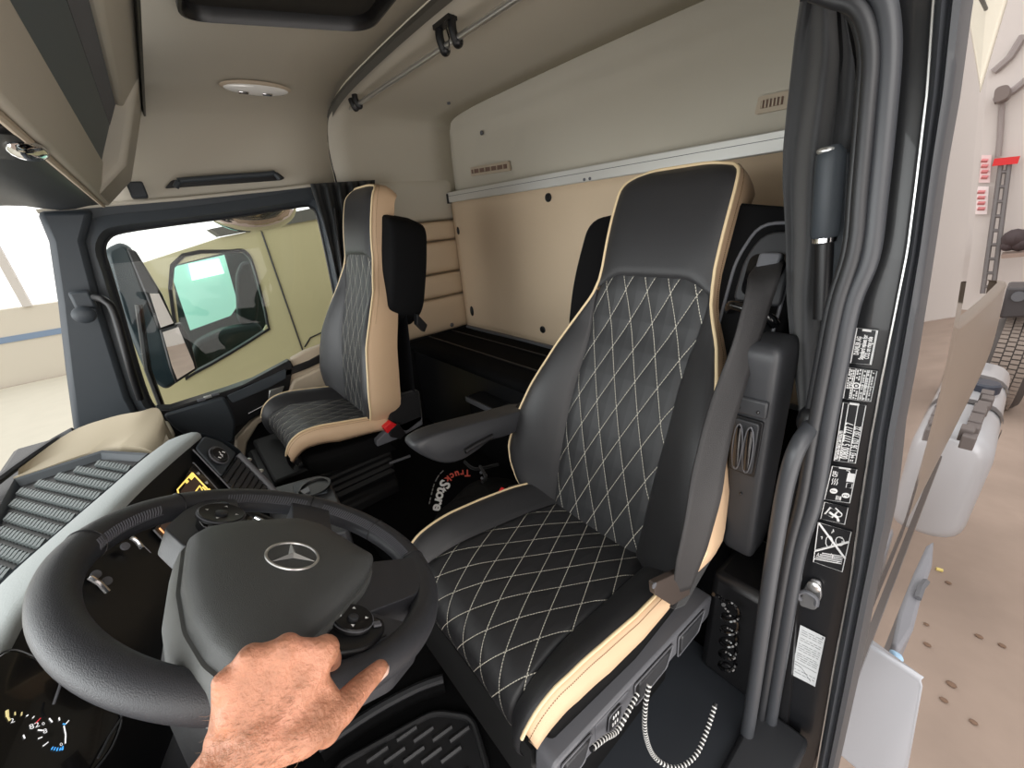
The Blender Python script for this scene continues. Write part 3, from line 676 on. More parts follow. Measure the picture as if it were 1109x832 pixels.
# --- buckle side (inner side of the driver seat)
t = thing('belt_buckle', 'red and black seat belt buckle beside the driver cushion', 'buckle', hx(553, 537, -.80) + Vector((0, 0, -.05)))
p = hx(552, 536, -.80)
Mx = Matrix.Rotation(math.radians(-20), 3, 'X') 
MB().box(p + Vector((0, .012, -.03)), (.026, .05, .10), M=Mx).build('body', M['blackp'], t, bevel=.006)
MB().box(p + Vector((.004, -.012, .006)), (.026, .022, .06), M=Matrix.Rotation(math.radians(35), 3, 'X')).build('release_button', M['red'], t, bevel=.003)
MB().sphere(hx(559, 528, -.80), .006, 10, 8).build('stud', M['silver'], t)
# control handset clipped on the inner side of the backrest
t = thing('seat_control', 'small black ribbed control handset between buckle and driver backrest', 'control', hx(570, 525, -.84) + Vector((0, 0, -.03)))
p = hx(570, 523, -.84)
MB().box(p, (.03, .045, .085), M=Matrix.Rotation(math.radians(-12), 3, 'X')).build('body', M['plastic'], t, bevel=.008)
b = MB(); b.tube([p + Vector((.016, -.012 * math.cos(a) - .004, .024 * math.sin(a) + .01)) for a in lin(0, 2 * PI, 17)[:-1]], .002, 6, closed=True)
for k in range(4): b.box(p + Vector((.017, -.004, -.004 + k * .009)), (.002, .012, .003))
b.build('button', M['greyp'], t)

# ------------------------------------------------------------------ passenger seat
PS, S2, C2, o2, _, _, _ = make_seat('black quilted passenger seat with beige side near the passenger door', -1.745, -.19, .05, False)
# seat belt buckle holder of the passenger seat
t = thing('belt_buckle', 'black buckle holder with red button beside the passenger cushion', 'buckle', hx(425, 480, -1.42))
b = MB(); b.prism(roundpoly([hx(*q, -1.46) for q in ((421, 440), (430, 430), (455, 423), (459, 455), (440, 470), (423, 462))], .015), (-.04, 0, 0)); b.build('holder', M['cloth'], t, bevel=.01)
b = MB(); b.prism([hx(*q, -1.44) for q in ((416, 464), (424, 457), (430, 460), (420, 470))], (-.03, 0, 0)); b.build('release_button', M['red'], t, bevel=.003)
b = MB(); b.prism([hx(*q, -1.44) for q in ((422, 466), (432, 459), (440, 470), (434, 476), (424, 474))], (-.03, 0, 0)); b.build('latch', M['blackp'], t, bevel=.003)
# grey rail trim under the passenger seat
b = MB(); b.prism(roundpoly([hx(*q, -1.46) for q in ((408, 478), (420, 466), (457, 450), (458, 460), (430, 476), (409, 484))], .004), (-.03, 0, 0)); b.build('control_strip', M['greyp'], PS, bevel=.004)
b = MB(); b.tube([hx(422, 502, -1.45), hx(444, 494, -1.45)], .006, 8); b.build('lever', M['greyp'], PS)
# outer belt anchor of passenger seat
b = MB(); b.prism(roundpoly([hx(*q, -1.50) for q in ((452, 340), (463, 352), (460, 360), (452, 352))], .004), (-.03, 0, 0)); b.build('recliner_knob', M['blackp'], PS, bevel=.004)
# ================================================================== dashboard
t = thing('dashboard', 'beige topped dashboard with ribbed tray, grey band and glossy black fascia', 'dashboard', (-1.2, -.3, FL + .002))
# band: light grey rounded hood edge from the centre stack round to the instrument cluster
lo = [hz(217, 470, -.5), hz(188, 494, -.5), hz(150, 528, -.5), hz(114, 565, -.5), hz(60, 622, -.502), hz(27, 662, -.506), hz(0, 708, -.508)]
lo += [Vector((-.70, -.372, -.505)), Vector((-.56, -.385, -.50)), Vector((-.42, -.37, -.50)), Vector((-.28, -.33, -.51))]
hi = [hz(178, 481, -.535), hz(150, 502, -.535), hz(110, 537, -.535), hz(70, 571, -.535), hz(14, 620, -.54), hz(-16, 652, -.54), hz(-40, 690, -.54)]
hi += [Vector((-.82, -.52, -.54)), Vector((-.56, -.54, -.535)), Vector((-.40, -.51, -.535)), Vector((-.25, -.45, -.54))]
LO, HI = catmull(lo, 6), catmull(hi, 6)
b = MB(); rings = []
for a, c in zip(LO, HI):
    d = (c - a); up = Vector((0, 0, 1))
    rings.append([a + up * -.03, a + up * -.012, a, a + d * .06 + up * .007, a + d * .2 + up * .012, a + d * .5 + up * .012, a + d * .85 + up * .008, a + d * .97 + up * .002, c, c + up * -.06])
b.loft(rings, wrap=False, caps=False); hb = b.build('hood_band', mat('light_grey_soft_plastic', srgb(160, 166, 166), .55, bump=.3, scale=250), t, ang=70, norm=True); lab(hb, 'pale grey soft band along the dashboard edge')
# fascia under the band
DN = Vector((.045, .115, -.21)); T0 = lo[0]; T1 = lo[3]; E1 = (T1 - T0).normalized(); FN = E1.cross(DN).normalized()
if FN.y < 0: FN = -FN
b = MB(); b.loft([[a + Vector((0, 0, -.012)), a + DN * .5, a + DN * 1.05, a + DN * 1.1 + Vector((0, -.02, -.15)), Vector((a.x, a.y - .1, FL + .1))] for a in LO], wrap=False, caps=False)
b.build('fascia', mat('fascia_black', srgb(14, 15, 17), .3, bump=.1, scale=700), t, ang=40)
def fp(x, y, e=.002): return hpl(x, y, T0, FN) + FN * e
# right end of the centre stack
b = MB(); e0 = [hz(217, 470, -.5), fp(237, 476), fp(256, 487), fp(266, 499), fp(291, 529), fp(305, 545)]
b.loft([[p + FN * .004, p - FN * .02 + Vector((-.02, 0, .0)), p - FN * .10 + Vector((-.05, 0, -.01)), p - FN * .2 + Vector((-.06, 0, -.12))] for p in catmull(e0, 4)], wrap=False, caps=False)
b.build('side_cover', M['slate'], t, ang=60)
# display with map
q = [fp(208, 503, .003), fp(165, 576, .003), fp(198, 608, .003), fp(240, 538, .003)]
b = MB(); b.prism(q, FN * .002); ds = b.build('display', M['gloss'], t); lab(ds, 'glossy navigation display')
q = [fp(206, 514, .006), fp(170, 574, .006), fp(194, 597, .006), fp(229, 537, .006)]
b = MB(); b.poly(q); sm = b.build('screen', mat('map_screen', srgb(48, 40, 36), .2, emit=srgb(70, 52, 44), estr=.5), ds, norm=False)
yl = mat('screen_yellow', srgb(250, 215, 110), .4, emit=srgb(250, 215, 110), estr=1.0); ol = mat('screen_orange', srgb(245, 170, 110), .4, emit=srgb(245, 170, 110), estr=.9)
b = MB(); FW = .0018
def ln(*pp, r=FW): b.tube([fp(x, y, .007) for x, y in pp], r, 5)
ln((206, 514), (190, 532), (191, 536), (181, 542), (172, 552)); ln((206, 514), (224, 533)); ln((217, 533), (214, 528), (209, 535)); ln((221, 533), (217, 529)); ln((224, 531), (229, 537))
b.build('map_frame', yl, sm)
b = MB(); b.poly([fp(206, 515, .0075), fp(202, 519, .0075), fp(205, 522, .0075), fp(209, 517.5, .0075)]); b.poly([fp(200, 521, .0075), fp(198, 524, .0075), fp(200, 526, .0075), fp(202.5, 523, .0075)]); b.build('map_icon', yl, sm, norm=False)
b = MB(); ln((170, 574), (177, 581), (181, 576)); ln((177, 580), (193, 596)); ln((183, 574), (178, 582)); b.build('map_route', ol, sm)
for pp in (((208, 488), (248, 530)), ((208, 502), (234, 531)), ((165, 575), (187, 598))):
    b = MB(); b.tube([fp(*p, .004) for p in pp], .0022, 6); b.build('bezel_strip', M['greyp'], ds)
b = MB()
for px, py in ((213, 514), (222, 524)): b.box(fp(px, py, .005), (.006, .006, .006))
b.build('touch_icon', mat('dim_print', srgb(150, 150, 150), .5), ds)
# button panel with round knob and air vent
q = roundpoly([fp(210, 487), fp(219, 474), fp(238, 480), fp(254, 492), fp(238, 518)], .01); b = MB(); b.prism(q, FN * .006); bp = b.build('button_panel', M['slate'], t, bevel=.003)
b = MB(); cc = fp(232, 497, .007); b.lathe([(.027, 0), (.027, .010), (.022, .016), (.018, .014), (.001, .014)], cc, FN, 24); kb = b.build('push_button', M['blackp'], bp, ang=30)
b = MB(); b.tube([cc + FN * .011 + (E1 * math.cos(a) + FN.cross(E1) * math.sin(a)) * .0275 for a in lin(0, 2*PI, 25)[:-1]], .0022, 6, closed=True); b.build('button_ring', M['greyp'], kb)
b = MB()
for k in range(3): b.tube([fp(230 + k*2.2, 500 - k*3, .022), fp(233 + k*2.2, 501 - k*3, .022)], .0014, 5)
b.tube([fp(231, 494, .022), fp(235, 500, .022)], .001, 5); b.build('button_icon', M['white'], kb)
q = [fp(238, 519), fp(255, 495), fp(289, 530), fp(275, 556)]; b = MB(); b.prism(q, FN * .003); vt = b.build('air_vent', M['gloss'], t)
for k in range(7):
    f = (k + .7) / 7.4; b = MB(); a_, c_ = q[0].lerp(q[3], f), q[1].lerp(q[2], f); b.box((a_ + c_) / 2 + FN * .005, ((c_ - a_).length * .95, .012, .004), M=Matrix((((c_ - a_).normalized()), FN.cross((c_ - a_).normalized()), FN)).transposed()); b.build('vent_slat', M['plastic'], vt)
b = MB(); b.tube([fp(256, 494, .008), fp(273, 511, .008), fp(290, 528.5, .008), fp(302, 543, .008)], .010, 10); rl = b.build('side_rail', M['greyp'], t)
for px, py in ((267, 500), (280, 512)):
    b = MB(); b.sphere(fp(px, py, .008), .009, 12, 8, (1, 1, .7)); b.build('rail_button', M['silver'], rl)
# switches low on the fascia seen through the wheel
for px, py, px2, py2 in ((134, 588, 146, 600), (88, 632, 108, 648)):
    b = MB(); b.tube([fp(px, py, .02), fp((px+px2)/2, (py+py2)/2 - 1, .022), fp(px2, py2, .02)], .0045, 8); b.build('chrome_switch', M['chrome'], t)
for px, py in ((130, 596), (98, 627), (110, 634)):
    b = MB(); b.lathe([(.008, 0), (.008, .004), (.001, .005)], fp(px, py, .012), FN, 12); b.build('switch', M['greyp'], t)
for px in ((150, 588, 162, 600), (190, 600, 198, 610)):
    b = MB(); b.tube([fp(px[0], px[1], .004), fp(px[2], px[3], .004)], .001, 5); b.build('fascia_line', M['greyp'], t)

# beige top with the ribbed tray
M['dashb'] = mat('dash_beige', srgb(168, 156, 134), .6, bump=.2, scale=500)
Z = -.60
def tz(x, y, dz=0): return hz(x, y, Z + dz)
b = MB(); b.prism([tz(181, 452), tz(176, 443), tz(130, 450), tz(76, 468), tz(54, 482), tz(0, 522), tz(-60, 575), tz(-120, 700), tz(-60, 690), tz(10, 625), tz(150, 502), tz(180, 480)], (0, 0, -.03)); b.v = [(x, y, z - .05) for x, y, z in b.v]; b.build('dash_top', M['dashb'], t, bevel=.008)
b = MB(); rr = catmull([tz(181, 484, .0), tz(176, 462, .05), tz(160, 452, .07), tz(130, 462, .055), tz(80, 490, .03), tz(30, 520, .012)], 5)
rr2 = catmull([tz(168, 491, .0), tz(150, 484, .012), tz(120, 484, .012), tz(85, 494, .010), tz(45, 508, .006), tz(14, 517, .004)], 5)
rr0 = catmull([tz(180, 470, .01), tz(172, 443, .08), tz(150, 446, .09), tz(120, 452, .08), tz(76, 468, .05), tz(20, 508, .02)], 5)
rr00 = [p + Vector((0, 0, -.10)) for p in rr0]
b.loft([rr00, rr0, [a.lerp(c, .5) + Vector((0, 0, -.012)) for a, c in zip(rr0, rr2)], rr2, [p + Vector((0, 0, -.05)) for p in rr2]], wrap=False, caps=False); b.build('dash_rim', M['dashb'], t, ang=60)
tray = [tz(16, 519, .008), tz(112, 488, .008), tz(163, 491, .008), tz(12, 622, .008), tz(-40, 668, .008), tz(-44, 610, .008), tz(-6, 560, .008)]
cen = sum(tray, Vector()) / len(tray)
b = MB(); inn = [p.lerp(cen, .09) + Vector((0, 0, -.018)) for p in tray]
b.loft([tray, [p.lerp(cen, .02) + Vector((0, 0, .004)) for p in tray], [p.lerp(cen, .05) for p in tray], inn], caps=False); tr = b.build('tray', M['slate'], t, ang=25); bf = MB(); bf.poly(inn); bf.build('tray_floor', M['blackp'], tr, flat=True)
# ribs: rows of slim bars
import itertools
ev = (tz(87, 549) - tz(14, 531)).normalized(); ew = Vector((-ev.y, ev.x, 0))
def inside(p, poly):
    c = False; n = len(poly)
    for i in range(n):
        a, q = poly[i], poly[i - 1]
        if (a.y > p.y) != (q.y > p.y) and p.x < (q.x - a.x) * (p.y - a.y) / (q.y - a.y) + a.x: c = not c
    return c
shr = [p.lerp(cen, .13) for p in tray]
gb = MB(); dg = (tz(22, 562) - tz(30, 553)).normalized()
r0 = tz(20, 545)
for i in range(-26, 26):
    for j in range(-90, 90):
        p = r0 + ew * (i * .0385) + ev * (j * .0150) ; p.z = Z
        a_, c_ = p - dg * .015, p + dg * .015
        if inside(a_, shr) and inside(c_, shr):
            gb.box(p + Vector((0, 0, -.008)), (.031, .0075, .014), M=Matrix((dg, Vector((-dg.y, dg.x, 0)), Vector((0, 0, 1)))).transposed())
gb.build('tray_ribs', mat('rib_grey', srgb(118, 126, 127), .45), tr, flat=True, norm=False)
# windscreen seal along the front
b = MB(); b.tube(catmull([tz(80, 466, .02), tz(54, 481), tz(0, 519), tz(-60, 572), tz(-130, 700)], 5), .012, 8); b.build('windscreen_seal', M['rubber'], t)
# body of the dashboard down to the floor
b = MB(); b.loft([[Vector((p.x, p.y - .04, p.z - .06)) for p in HI[:-1:3]], [Vector((p.x, p.y - .05, FL + .1)) for p in HI[:-1:3]]], wrap=False, caps=False); b.build('lower_body', M['blackp'], t)
b = MB(); b.boxmm((-2.2, -.62, FL + .003), (-1.5, -.20, Z - .03)); b.build('glove_box', M['blackp'], t, bevel=.02)

# instrument cluster in front of the wheel
ct = thing('instrument_cluster', 'dark instrument cluster with lit gauge marks below the wheel rim', 'instrument cluster', hz(45, 785, -.62))
ci0 = hz(45, 785, -.56); CN = Vector((.12, .72, .69)).normalized()
def kp(x, y, e=0): return hpl(x, y, ci0, CN) + CN * e
b = MB(); q = roundpoly([kp(-60, 760), kp(10, 700), kp(90, 735), kp(135, 775), kp(120, 815), kp(88, 850), kp(20, 880), kp(-60, 850)], .02); b.prism(q, CN * -.03); b.build('cluster_panel', M['gloss'], ct, bevel=.003)
b = MB(); b.tube([p + CN * .001 for p in q], .0012, 6, closed=True); b.build('cluster_edge', M['plastic'], ct)
CR = 1 / 9.04
wm = mat('gauge_white', srgb(240, 240, 240), .5, emit=srgb(240, 240, 240), estr=.7); bm_ = mat('gauge_blue', srgb(80, 170, 240), .5, emit=srgb(70, 165, 240), estr=.8); rm_ = mat('gauge_red', srgb(215, 60, 70), .5, emit=srgb(215, 60, 70), estr=.6); ym_ = mat('gauge_yellow', srgb(225, 210, 150), .5, emit=srgb(225, 210, 150), estr=.5)
def seg(bb, x0, y0, x1, y1, r=.0007): bb.tube([kp(x0 * CR, 740 + y0 * CR, .001), kp(x1 * CR, 740 + y1 * CR, .001)], r, 5)
bb = MB()
for s in ((478, 352, 508, 388), (574, 345, 580, 370), (640, 405, 670, 372), (622, 425, 640, 510), (640, 510, 636, 595), (365, 465, 415, 470), (370, 550, 408, 535), (418, 622, 466, 585), (225, 515, 238, 548), (255, 330, 270, 318), (315, 348, 330, 332)): seg(bb, *s)
bb.build('gauge_marks', wm, ct)
bb = MB()
for s in ((500, 655, 515, 632), (525, 662, 538, 636), (552, 668, 562, 640), (580, 665, 590, 640), (610, 660, 612, 625), (595, 655, 612, 655), (610, 405, 640, 410)): seg(bb, *s)
bb.build('gauge_blue_marks', bm_, ct)
bb = MB(); seg(bb, 348, 395, 392, 350); bb.build('gauge_needle', rm_, ct)
bb = MB(); seg(bb, 66, 275, 70, 330, .0016); seg(bb, 70, 330, 92, 372, .001); seg(bb, 143, 290, 145, 318); seg(bb, 210, 292, 206, 322); bb.build('gauge_yellow_marks', ym_, ct)
def ktext(s, x, y, size, par, m, nm='numeral'):
    p0 = kp(x * CR, 740 + y * CR, .001); px_ = (kp(x * CR + 3, 740 + y * CR - 1, .001) - p0).normalized(); py_ = CN.cross(px_)
    vs, fs = text_mesh(s, size, lambda a, c: p0 + px_ * a + py_ * c); MB().add(vs, fs).build(nm, m, par, flat=True, norm=False)
ktext('2', 115, 375, .009, ct, wm); ktext('82', 332, 425, .010, ct, wm); ktext('0', 420, 405, .006, ct, wm); ktext('8', 437, 478, .009, ct, wm); ktext('0', 595, 608, .006, ct, wm)
bb = MB(); bb.tube([kp(57, 748, .02), kp(55, 757, .02), kp(53, 770, .01)], .0016, 6); bb.build('reset_stalk', M['greyp'], ct)
b = MB(); b.tube([kp(100, 830, .012), kp(113, 805, .012), kp(131, 778, .012), kp(150, 740, .01)], .0014, 6); b.build('cowl_edge', M['plastic'], ct)

# centre console tray with cup holder
t = thing('centre_console', 'grey console tray with a cup holder beyond the steering wheel', 'console', hz(330, 530, -1.09))
cz = -.74; q = [hz(285, 531, cz), hz(345, 514, cz), hz(354, 517, cz), hz(362, 530, cz), hz(372, 552, cz), hz(378, 575, cz), hz(300, 590, cz)]
b = MB(); b.prism(roundpoly(q, .02), (0, 0, -.30)); b.build('body', M['plastic'], t, bevel=.01)
b = MB(); q2 = [hz(317, 526, cz + .003), hz(343, 518, cz + .003), hz(352, 522, cz + .003), hz(356, 534, cz + .003), hz(320, 542, cz + .003)]; b.prism(roundpoly(q2, .01), (0, 0, .004)); b.build('tray_insert', M['slate'], t, bevel=.003)
cc = hz(341, 528, cz + .008); b = MB(); b.lathe([(.048, 0), (.048, .006), (.040, .006), (.038, -.004), (.001, -.005)], cc, (0, 0, 1), 24); cu_ = b.build('cup_holder', M['blackp'], t)
b = MB(); b.prism([hz(320, 536, cz + .01), hz(334, 528, cz + .01), hz(336, 533, cz + .01), hz(322, 541, cz + .01)], (0, 0, .004)); b.build('holder_pad', M['greyp'], t)
# ================================================================== steering wheel
th = math.radians(31.95); WC0 = Vector((-.543, -.006, -.414)); WU = Vector((1, 0, 0)); WV = Vector((0, -math.cos(th), math.sin(th))); WN = Vector((0, math.sin(th), math.cos(th)))
def W(u, v, h=0): return WC0 + WU * u + WV * v + WN * h
def Wa(deg, r, h=0): a = math.radians(deg); return W(r * math.cos(a), r * math.sin(a), h)
def wp(x, y, h=0): return hpl(x, y, WC0 + WN * h, WN)
t = thing('steering_wheel', 'black leather steering wheel with star emblem held by the hand', 'steering wheel', WC0 - WN * .2)
wl = mat('wheel_leather', srgb(54, 55, 59), .40, bump=.3, scale=900, var=.1, vscale=8)
wg = mat('wheel_soft_grey', srgb(78, 80, 80), .42, bump=.4, scale=1200)
b = MB(); N = 120; rings = []
b.tube([Wa(k * 360 / N, .2055) for k in range(N)], .0195, 20, closed=True, up=WN)
b.build('rim', wl, t, ang=180)
# lacing on the inner top of the rim
def lace(a0, a1, sgn=1):
    b = MB(); n = int(abs(a1 - a0) / 1.15)
    for k in range(n):
        a = a0 + (a1 - a0) * k / n; rr = .0197
        P = lambda da, ph: Wa(a + da, .2055 - rr * math.cos(ph), rr * math.sin(ph))
        b.tube([P(0, .35), P(.5, .62), P(.8, .95)], .0011, 4)
    b.tube([Wa(a, .2055 - .0196 * math.cos(.3), .0196 * math.sin(.3)) for a in lin(a0, a1, n)], .0009, 4)
    b.build('lacing', mat('grey_thread', srgb(92, 93, 100), .6), t)
lace(108, 140); lace(168, 205); lace(213, 272)
for a in (112, 243, 150, 207, 273):
    b = MB(); b.tube([Wa(a, .2055 - .0199 * math.cos(p), .0199 * math.sin(p)) for p in lin(-.8, 3.6, 20)], .0009, 5); b.build('seam', M['blackp'], t)
# hub shroud and airbag cover
ab = [(204, 583), (222, 573), (262, 566), (322, 563), (348, 570), (376, 587), (405, 604), (404, 610), (397, 623), (372, 650), (332, 687), (318, 706), (296, 722), (270, 724), (250, 718), (228, 701), (207, 668), (199, 628)]
A0 = [wp(x, y, .045) for x, y in ab]; cen = sum(A0, Vector()) / len(A0)
def ringat(f, h): return roundpoly([cen + (p - cen) * f + WN * h for p in A0], .006, 3)
b = MB(); rs = [ringat(.985, -.03), ringat(1, -.004), ringat(.995, .0), ringat(.97, .005), ringat(.90, .010), ringat(.75, .014), ringat(.5, .017), ringat(.25, .018), ringat(.03, .018)]
b.loft(rs, caps=True); b.build('airbag_cover', wg, t, ang=50)
b = MB(); b.loft([ringat(1.03, -.016), ringat(1.045, -.02), ringat(1.06, -.035), ringat(1.05, -.055), ringat(.9, -.062)]); hs = b.build('hub', mat('hub_grey', srgb(92, 94, 93), .5, bump=.15, scale=900), t, ang=50)
b = MB(); b.loft([ringat(.99, -.055), ringat(.95, -.10), ringat(.6, -.17)]); b.build('column_cover', M['blackp'], t, ang=50)
b = MB(); b.lathe([(.06, -.1), (.055, -.2), (.06, -.34)], WC0, WN, 20); b.build('column', M['blackp'], t)
# rounded crease lines on the cover
# pad spokes, plain spokes
def spoke(px, h0, h1, name, m, bev=.006, par=t, r=.008):
    b = MB(); b.prism(roundpoly([wp(x, y, h1) for x, y in px], r, 3), WN * (h0 - h1)); return b.build(name, m, par, bevel=bev, bseg=3)
spoke([(200, 592), (178, 572), (200, 552), (222, 541), (256, 540), (268, 568), (240, 585)], -.025, .012, 'spoke', wl)
spoke([(316, 541), (356, 548), (360, 578), (345, 588), (318, 580)], -.03, .010, 'spoke', wl)
spoke([(398, 609), (452, 603), (459, 622), (452, 643), (392, 666), (368, 655)], -.03, .016, 'spoke', wl, .012)
spoke([(330, 690), (372, 650), (392, 660), (440, 674), (462, 682), (436, 712), (380, 738), (330, 722)], -.03, .012, 'spoke', wl)
pa = spoke([(221, 571), (213, 560), (224, 546), (246, 542), (255, 553), (272, 557), (275, 563), (262, 568)], .0, .024, 'button_pad', M['gloss'], .002)
pb = spoke([(338, 687), (374, 655), (394, 663), (416, 670), (418, 682), (398, 702), (370, 708), (345, 700)], .0, .020, 'button_pad', M['blackp'], .003)
def dial(par, px, py, h, r, marks):
    c = wp(px, py, h); e = WU; g = WV
    b = MB(); b.lathe([(r, 0), (r, .003), (r * .92, .006), (r * .8, .005), (r * .3, .003), (.0005, .003)], c, WN, 32, x=WU); d = b.build('dial_button', M['blackp'], par, ang=35)
    b = MB(); b.tube([c + WN * .004 + (e * math.cos(a) + g * math.sin(a)) * r * .98 for a in lin(0, 2*PI, 37)[:-1]], .0008, 5, closed=True); b.build('dial_rim', M['greyp'], d)
    b = MB(); b.lathe([(r * .26, .003), (r * .26, .006), (r*.2, .007), (.0005, .007)], c, WN, 16, x=WU); b.build('centre_key', M['plastic'], d)
    b = MB()
    for k in range(4):
        a = math.radians(23 + 90 * k); p = c + (e * math.cos(a) + g * math.sin(a)) * r * .62 + WN * .0062; o1 = (e * math.cos(a) + g * math.sin(a)); o2 = WN.cross(o1)
        b.poly([p + o1 * .0028, p - o1 * .0014 + o2 * .0024, p - o1 * .0014 - o2 * .0024])
    b.build('arrow_mark', M['white'], d, norm=False)
    return d
dial(pa, 239, 559, .025, .030, 4); dial(pb, 381, 673, .021, .024, 4)
b = MB(); b.prism([wp(x, y, .027) for x, y in ((223, 578), (262, 569), (263, 566), (224, 574.5))], WN * -.004); b.build('chrome_strip', M['silver'], pa)
for px, py in ((258, 558), (263, 564), (228, 572)): MB().box(wp(px, py, .026), (.008, .006, .004), M=Matrix((WU, WV, WN)).transposed()).build('key', M['plastic'], pa, bevel=.001)
b = MB(); b.box(wp(408, 676, .022), (.008, .010, .003), M=Matrix((WU, WV, WN)).transposed()); b.build('key', M['greyp'], pb, bevel=.001)
b = MB(); b.prism(roundpoly([wp(x, y, .023) for x, y in ((345, 682), (352, 674), (360, 678), (356, 685))], .002), WN * -.003); b.build('key', M['plastic'], pb, bevel=.001)
b = MB(); b.tube([wp(378, 707, .0145), wp(398, 697, .0145), wp(418, 688, .014)], .0009, 5); b.build('seam', M['blackp'], t)
# stalks behind the wheel
b = MB(); b.tube([wp(262, 557, -.05), wp(285, 565, -.05), wp(300, 572, -.05)], .012, 10); sk = b.build('column_stalk', M['blackp'], t)
b = MB(); b.tube([wp(277, 560, -.036), wp(291, 567, -.036)], .003, 8); b.build('stalk_trim', M['chrome'], sk)
# three pointed star in a ring
c = wp(317, 602, .0635); S0 = 68
b = MB(); b.tube([c + (WU * math.cos(a) + WV * math.sin(a)) * .0285 for a in lin(0, 2*PI, 49)[:-1]], .0017, 8, closed=True)
for k in range(3):
    a = math.radians(S0 + 120 * k); e = WU * math.cos(a) + WV * math.sin(a); g = WN.cross(e)
    b.add([c + e * .028 + WN * .0008, c + g * .0052 - e * .001, c - g * .0052 - e * .001, c + WN * .0045 - e * .001], [(0, 1, 3), (0, 3, 2), (0, 2, 1), (1, 2, 3)])
em = b.build('emblem', M['silver'], t, ang=20); lab(em, 'chrome three pointed star in a ring')
b = MB(); b.lathe([(.033, -.001), (.031, -.0002), (.029, -.0016), (.001, -.002)], c - WN * .0008, WN, 40); b.build('emblem_seat', wg, em)
# ================================================================== the hand on the wheel
def cap(b, A, B, ra, rb, n=14, m=6):
    A, B = Vector(A), Vector(B); d = (B - A); L_ = d.length; d.normalize()
    e = d.orthogonal().normalized(); g = d.cross(e); rings = []
    for i in range(m + 1):
        a = -PI / 2 + (PI / 2) * i / m; rings.append((A + d * ra * math.sin(a), max(ra * math.cos(a), 1e-4)))
    for i in range(m + 1):
        a = (PI / 2) * i / m; rings.append((B + d * rb * math.sin(a), max(rb * math.cos(a), 1e-4)))
    b.loft([[c + (e * math.cos(2*PI*k/n) + g * math.sin(2*PI*k/n)) * r for k in range(n)] for c, r in rings])
def chain(b, pts, rs):
    for i in range(len(pts) - 1): cap(b, pts[i], pts[i + 1], rs[i], rs[i + 1])
b = MB()
rimd = lambda x: .362 + (x - 260) * .00043
rimy = lambda x: interp(x, [210, 260, 308, 351, 387, 416], [756, 759, 755, 746, 732, 717])
wrist = hd(268, 815, .318)
FG = {'little': (246, 739, .0098, .0088, -.042), 'ring': (272, 714, .0108, .0096, -.044), 'middle': (310, 703, .0115, .0102, -.045), 'index': (351, 705, .0122, .0105, -.046)}
MC = {}
for nm, (x, y, r, r2, dd) in FG.items():
    D = rimd(x); mcp = hd(x, y, D + dd); MC[nm] = mcp
    lift = {'little': 0, 'ring': 0, 'middle': 0, 'index': 2}[nm]
    pip = hd(x + 7, rimy(x) - 31, D + .004); dip = hd(x + 6, rimy(x) - 8, D + .034); tip = hd(x + 2, rimy(x) + 16, D + .030)
    chain(b, [mcp, pip, dip, tip], [r, r2, r2 * .9, r2 * .78])
    # metacarpal
    base = wrist.lerp(hd({'little': 245, 'ring': 258, 'middle': 276, 'index': 300}[nm], {'little': 800, 'ring': 793, 'middle': 791, 'index': 790}[nm], .325), .95)
    chain(b, [mcp, mcp.lerp(base, .5) + Vector((0, 0, -.001)), base], [r * 1.08, r * 1.12, .0135])
    # palm underneath
    q = Vector((.1, -.35, -.9)).normalized() * .010
    chain(b, [mcp.lerp(base, .18) + q, mcp.lerp(base, .55) + q * 1.3, base + q], [r * 1.0, .0125, .0125])
    chain(b, [wrist, base], [.018, .0135])
# webs between the knuckles
ks = ['little', 'ring', 'middle', 'index']
for a, c in zip(ks, ks[1:]):
    cap(b, MC[a], MC[c], .0094, .0098)
    for f in (.25, .5, .75):
        p = MC[a].lerp(MC[c], f); cap(b, p.lerp(wrist, .12), p.lerp(wrist, .6), .0096, .0125)
# thumb
cmc = hd(330, 795, .330); tm = hd(368, 770, .355); ip = hd(393, 742, .388); tt = hd(411, 725, .412)
chain(b, [wrist.lerp(cmc, .5), cmc, tm, ip, tt], [.017, .0165, .0138, .0112, .0092])
chain(b, [MC['index'].lerp(wrist, .35), tm.lerp(cmc, .35)], [.011, .0125]); chain(b, [MC['index'].lerp(wrist, .2), tm.lerp(cmc, .05)], [.009, .0095]); chain(b, [MC['index'].lerp(wrist, .6), cmc], [.013, .014])
chain(b, [hd(340, 772, .34), hd(352, 790, .345)], [.014, .0135])
# side of the hand at the little finger
chain(b, [MC['little'].lerp(wrist, .25) + Vector((.004, -.004, -.008)), hd(243, 800, .33)], [.0105, .0145])
# wrist and forearm
fa = [hd(285, 800, .322), hd(254, 829, .318), hd(218, 880, .305), hd(160, 970, .285), hd(70, 1140, .27), hd(-40, 1380, .26)]
rf = [.0225, .0265, .0275, .031, .036, .040]
chain(b, fa, rf); chain(b, [p + Vector((-.010, .012, -.004)) for p in fa], [r * .92 for r in rf]); chain(b, [p + Vector((.010, -.010, .002)) for p in fa[1:]], [r * .88 for r in rf[1:]])
